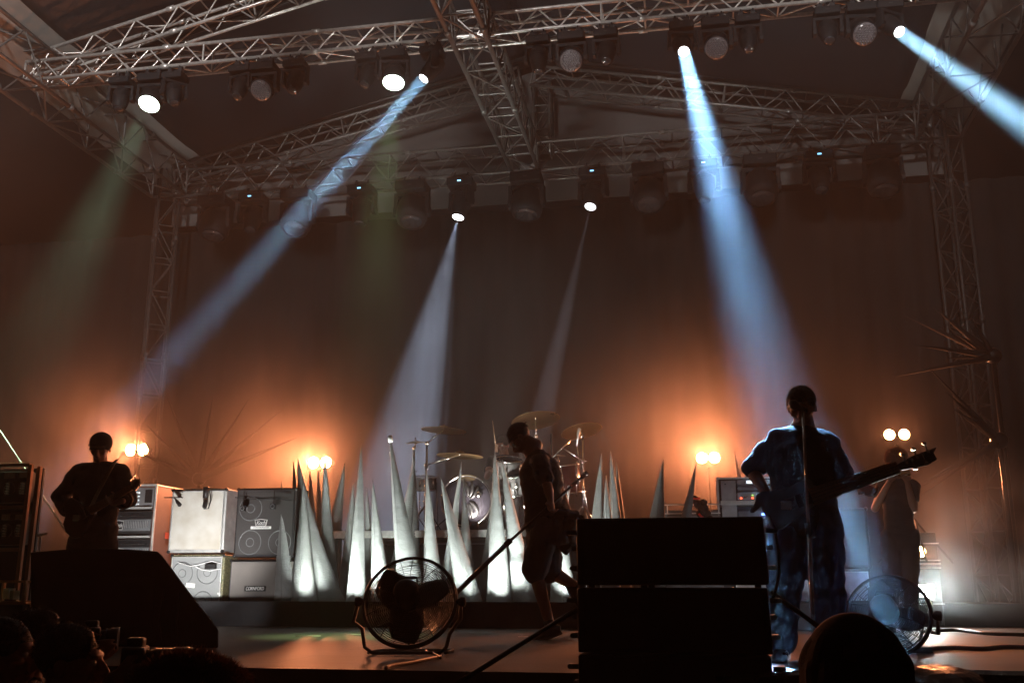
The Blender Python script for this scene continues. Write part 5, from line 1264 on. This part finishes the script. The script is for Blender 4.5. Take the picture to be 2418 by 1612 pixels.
# white flood beside the right player
c = N(2186, 1394, 11.5); t = thing('flood_lamp', 'square white lamp blazing low beside the player with raised hands', 'stage light', (c.x, 11.5, 0))
MB().box((c.x, 11.56, c.z), (.2, .06, .16)).build('housing', BLACKM, t, bevel=.01)
b = MB()
for i in range(4):
    for j in range(3): b.lathe((c.x - .07 + i * .047, 11.525, c.z - .045 + j * .045), (0, -1, 0), [(0, .021), (.006, .019), (.01, 0)], 12)
b.build('lens', emat('lit_lens_flood', (.86, 1, .97), 60), t)
light('flood_light', 'SPOT', (c.x, 11.45, c.z), 90, (.88, 1, .97), (c.x + .4, 9.5, c.z + .3), 165, .5, .06, parent=t)
# small floor lamps inside the riser lip that wash the spikes from below
for i, (u, en) in enumerate(((705, 27), (745, 36), (790, 36), (842, 48), (905, 40), (975, 30), (1030, 22), (1112, 42), (1178, 52), (1238, 48), (1330, 52))):
    x = N(u, 1425, 10.56).x
    t = thing('floor_lamp', 'small floor lamp in the riser lip, %s of the row under the spikes' % ordn[i], 'floor lamp', (x, 10.555, .134), 'floor lamps lighting the spikes')
    MB().box((x, 10.555, .165), (.09, .05, .055)).build('housing', BLACKM, t, bevel=.004)
    MB().box((x, 10.558, .195), (.075, .04, .006)).build('lens', emat('floor_lens', (.9, 1, .92), 8), t)
    light('floor_light', 'SPOT', (x, 10.56, .205), en * 3.6, (.90, 1, .93), (x + .02, 10.98, .95), 84, .9, .03, parent=t)
# lamps on the stage floor that light the left amplifiers
for i, (u, v, Y, en, tg) in enumerate(((425, 1502, 9.2, 260, (462, 1215)), (470, 1502, 9.4, 30, (560, 1400)), (380, 1500, 9.2, 60, (330, 1240)))):
    x = N(u, v, Y).x
    t = thing('floor_lamp', ['round floor lamp hidden behind the floor loudspeaker, lighting the cream cabinet', 'round floor lamp behind the sloping flank of the floor loudspeaker', 'round floor lamp lighting the open amplifier case'][i], 'floor lamp', (x, Y, 0), 'floor lamps lighting the left amplifiers')
    MB().lathe((x, Y, 0), (0, .5, 1), [(.01, .06), (.015, .085), (.13, .09)], 20).build('housing', BLACKM, t, smooth=True)
    light('floor_light', 'SPOT', (x, Y + .07, .16), en, (1, .98, .96), N(tg[0], tg[1], 10.95), 70, .8, .05, parent=t)
# right amplifiers get the same from behind the loudspeaker stack
x = N(1800, 1490, 9.0).x
t = thing('floor_lamp', 'round floor lamp behind the loudspeaker stack, lighting the right amplifiers', 'floor lamp', (x, 9.0, 0))
MB().lathe((x, 9.0, 0), (.2, .5, 1), [(.01, .06), (.015, .085), (.13, .09)], 20).build('housing', BLACKM, t, smooth=True)
light('floor_light', 'SPOT', (x, 9.08, .16), 45, (.95, .97, 1), N(1900, 1300, 12), 80, .8, .05, parent=t)
# front truss out of the picture: lamps that catch the roof lattice
for x, en, tx, sz in ((-6.0, 1900, -7.6, 58), (-2.4, 2600, -2.4, 42), (1.4, 1500, 2.6, 56)): light('front_truss_lamp', 'SPOT', (x, 4.0, 6.8), en, (1, .94, .90), (tx, YM, 7.1), sz, .9, .1)

# cable looms tied along the nearer truss and drooping between the lamps
random.seed(9)
for k, (ua, ub) in enumerate(((300, 430), (575, 715), (870, 1010), (1265, 1440), (1600, 1770), (1945, 2110))):
    a = NZ(ua, 207 - (ua - 104) * .1075, mt_z); c = NZ(ub, 207 - (ub - 104) * .1075, mt_z); pts = []
    for q in range(15):
        s_ = q / 14; pts.append(V((a.x + (c.x - a.x) * s_, YM - .13 + .02 * math.sin(q * 2), mt_z - .02 - .09 * abs(math.sin(math.pi * s_ * 3)))))
    tag(MB().path(pts, .011, 6).build('cable', CABLE, smooth=True, origin=tuple(pts[0])), 'black power cable drooping between the lamps of cluster %s' % ['farthest left', 'second from left', 'beside the green lamp', 'right of the spine truss', 'at the blue beam', 'farthest right'][k], 'cable', 'cables hung between the truss lamps')

light('front_truss_lamp', 'SPOT', (-4.2, 4.0, 7.0), 650, (1, .88, .78), (-1.15, 12.25, 1.95), 15, .8, .08)  # added spot with no visible source, makes the cymbals catch light

t = thing('floor_lamp', 'small added fill lamp on the edge of the drum platform under the kit', 'floor lamp', (N(1120, 1250, 11.93).x, 11.93, ZD))  # added lamp that brightens the undersides of the cymbals
MB().lathe((t.location.x, 11.93, ZD), (0, .3, 1), [(.0, .04), (.01, .05), (.09, .055)], 16).build('housing', BLACKM, t, smooth=True)
light('drum_fill_light', 'SPOT', (t.location.x, 11.93, ZD + .11), 120, (1, .90, .80), (t.location.x + .25, 12.5, ZD + 1.1), 140, .8, .04, parent=t)
# ------------------------------------------------------------------ haze
hz = MB(); hz.box((-2.5, 20, 8), (70, 70, 18.6))
h = hz.build('haze', mat('haze_air', (.5, .5, .5)), origin=(-2.5, 20, -1.2)); h['kind'] = 'stuff'
hm = bpy.data.materials.new('haze_volume'); hm.use_nodes = True; t = hm.node_tree; t.nodes.clear()
o = t.nodes.new('ShaderNodeOutputMaterial'); pv = t.nodes.new('ShaderNodeVolumePrincipled')
pv.inputs['Density'].default_value = .004; pv.inputs['Anisotropy'].default_value = .15; pv.inputs['Color'].default_value = (.85, .85, .85, 1)
t.links.new(pv.outputs[0], o.inputs['Volume']); h.data.materials.clear(); h.data.materials.append(hm)

# drifting smoke low at the back of the stage: a real patchy cloud bank among the lamps
def smoke(name, lo, hi, dens, nscale, col_, lowc, hic, g=.3):
    b = MB(); lo = V(lo); hi = V(hi); b.box((lo + hi) / 2, hi - lo)
    o_ = b.build(name, mat('haze_air', (.5, .5, .5)), origin=tuple(lo)); o_['kind'] = 'stuff'
    m = bpy.data.materials.new(name + '_volume'); m.use_nodes = True; t = m.node_tree; t.nodes.clear()
    L = lambda a, b: t.links.new(a, b)
    out = t.nodes.new('ShaderNodeOutputMaterial'); pv = t.nodes.new('ShaderNodeVolumePrincipled'); pv.inputs['Color'].default_value = (*col_, 1); pv.inputs['Anisotropy'].default_value = g
    tc = t.nodes.new('ShaderNodeTexCoord'); n = t.nodes.new('ShaderNodeTexNoise'); n.inputs['Scale'].default_value = nscale; n.inputs['Detail'].default_value = 3; n.inputs['Distortion'].default_value = .6
    L(tc.outputs['Object'], n.inputs[0])
    mr = t.nodes.new('ShaderNodeMapRange'); mr.inputs[1].default_value = lowc; mr.inputs[2].default_value = hic; mr.interpolation_type = 'SMOOTHSTEP'; L(n.outputs[0], mr.inputs[0])
    sep = t.nodes.new('ShaderNodeSeparateXYZ'); L(tc.outputs['Generated'], sep.inputs[0])
    prod = mr.outputs[0]
    for ax, (a0, a1, b1, b0) in zip(('X', 'Y', 'Z'), FADE[name.split('.')[0]]):
        for p, q in ((a0, a1), (b0, b1)):
            if p == q: continue
            m2 = t.nodes.new('ShaderNodeMapRange'); m2.interpolation_type = 'SMOOTHSTEP'; m2.inputs[1].default_value = p; m2.inputs[2].default_value = q
            L(sep.outputs[ax], m2.inputs[0]); mm = t.nodes.new('ShaderNodeMath'); mm.operation = 'MULTIPLY'; L(prod, mm.inputs[0]); L(m2.outputs[0], mm.inputs[1]); prod = mm.outputs[0]
    mm = t.nodes.new('ShaderNodeMath'); mm.operation = 'MULTIPLY'; mm.inputs[1].default_value = dens; L(prod, mm.inputs[0]); L(mm.outputs[0], pv.inputs['Density'])
    L(pv.outputs[0], out.inputs['Volume']); o_.data.materials.clear(); o_.data.materials.append(m); return o_
FADE = {'smoke_bank': ((0, .06, .66, .93), (0, .25, 1, 1), (0, 0, .2, 1)), 'smoke_cloud': ((0, .08, .9, 1), (0, .2, .8, 1), (0, .55, .85, 1)), 'smoke_wisp': ((0, .3, .7, 1), (0, .25, .75, 1), (0, .02, .45, 1)), 'smoke_plume': ((0, .25, .5, 1), (0, .3, .7, 1), (0, .15, .45, 1))}
smoke('smoke_bank', (-11, 11.9, .02), (4.6, 14.7, 5.6), .12, .42, (.9, .86, .84), .24, .66)
smoke('smoke_cloud', (-9.5, 6.2, 2.2), (5.2, 11.2, 6.9), .018, .55, (.9, .9, .9), .25, .72, .1)
smoke('smoke_wisp', (.3, 5.3, .02), (1.95, 7.6, 1.5), .11, 1.3, (.9, .9, .9), .3, .68, .1)
smoke('smoke_plume', (2.0, 10.6, .02), (4.6, 12.6, 2.0), .35, 1.1, (.9, .9, .9), .3, .7)
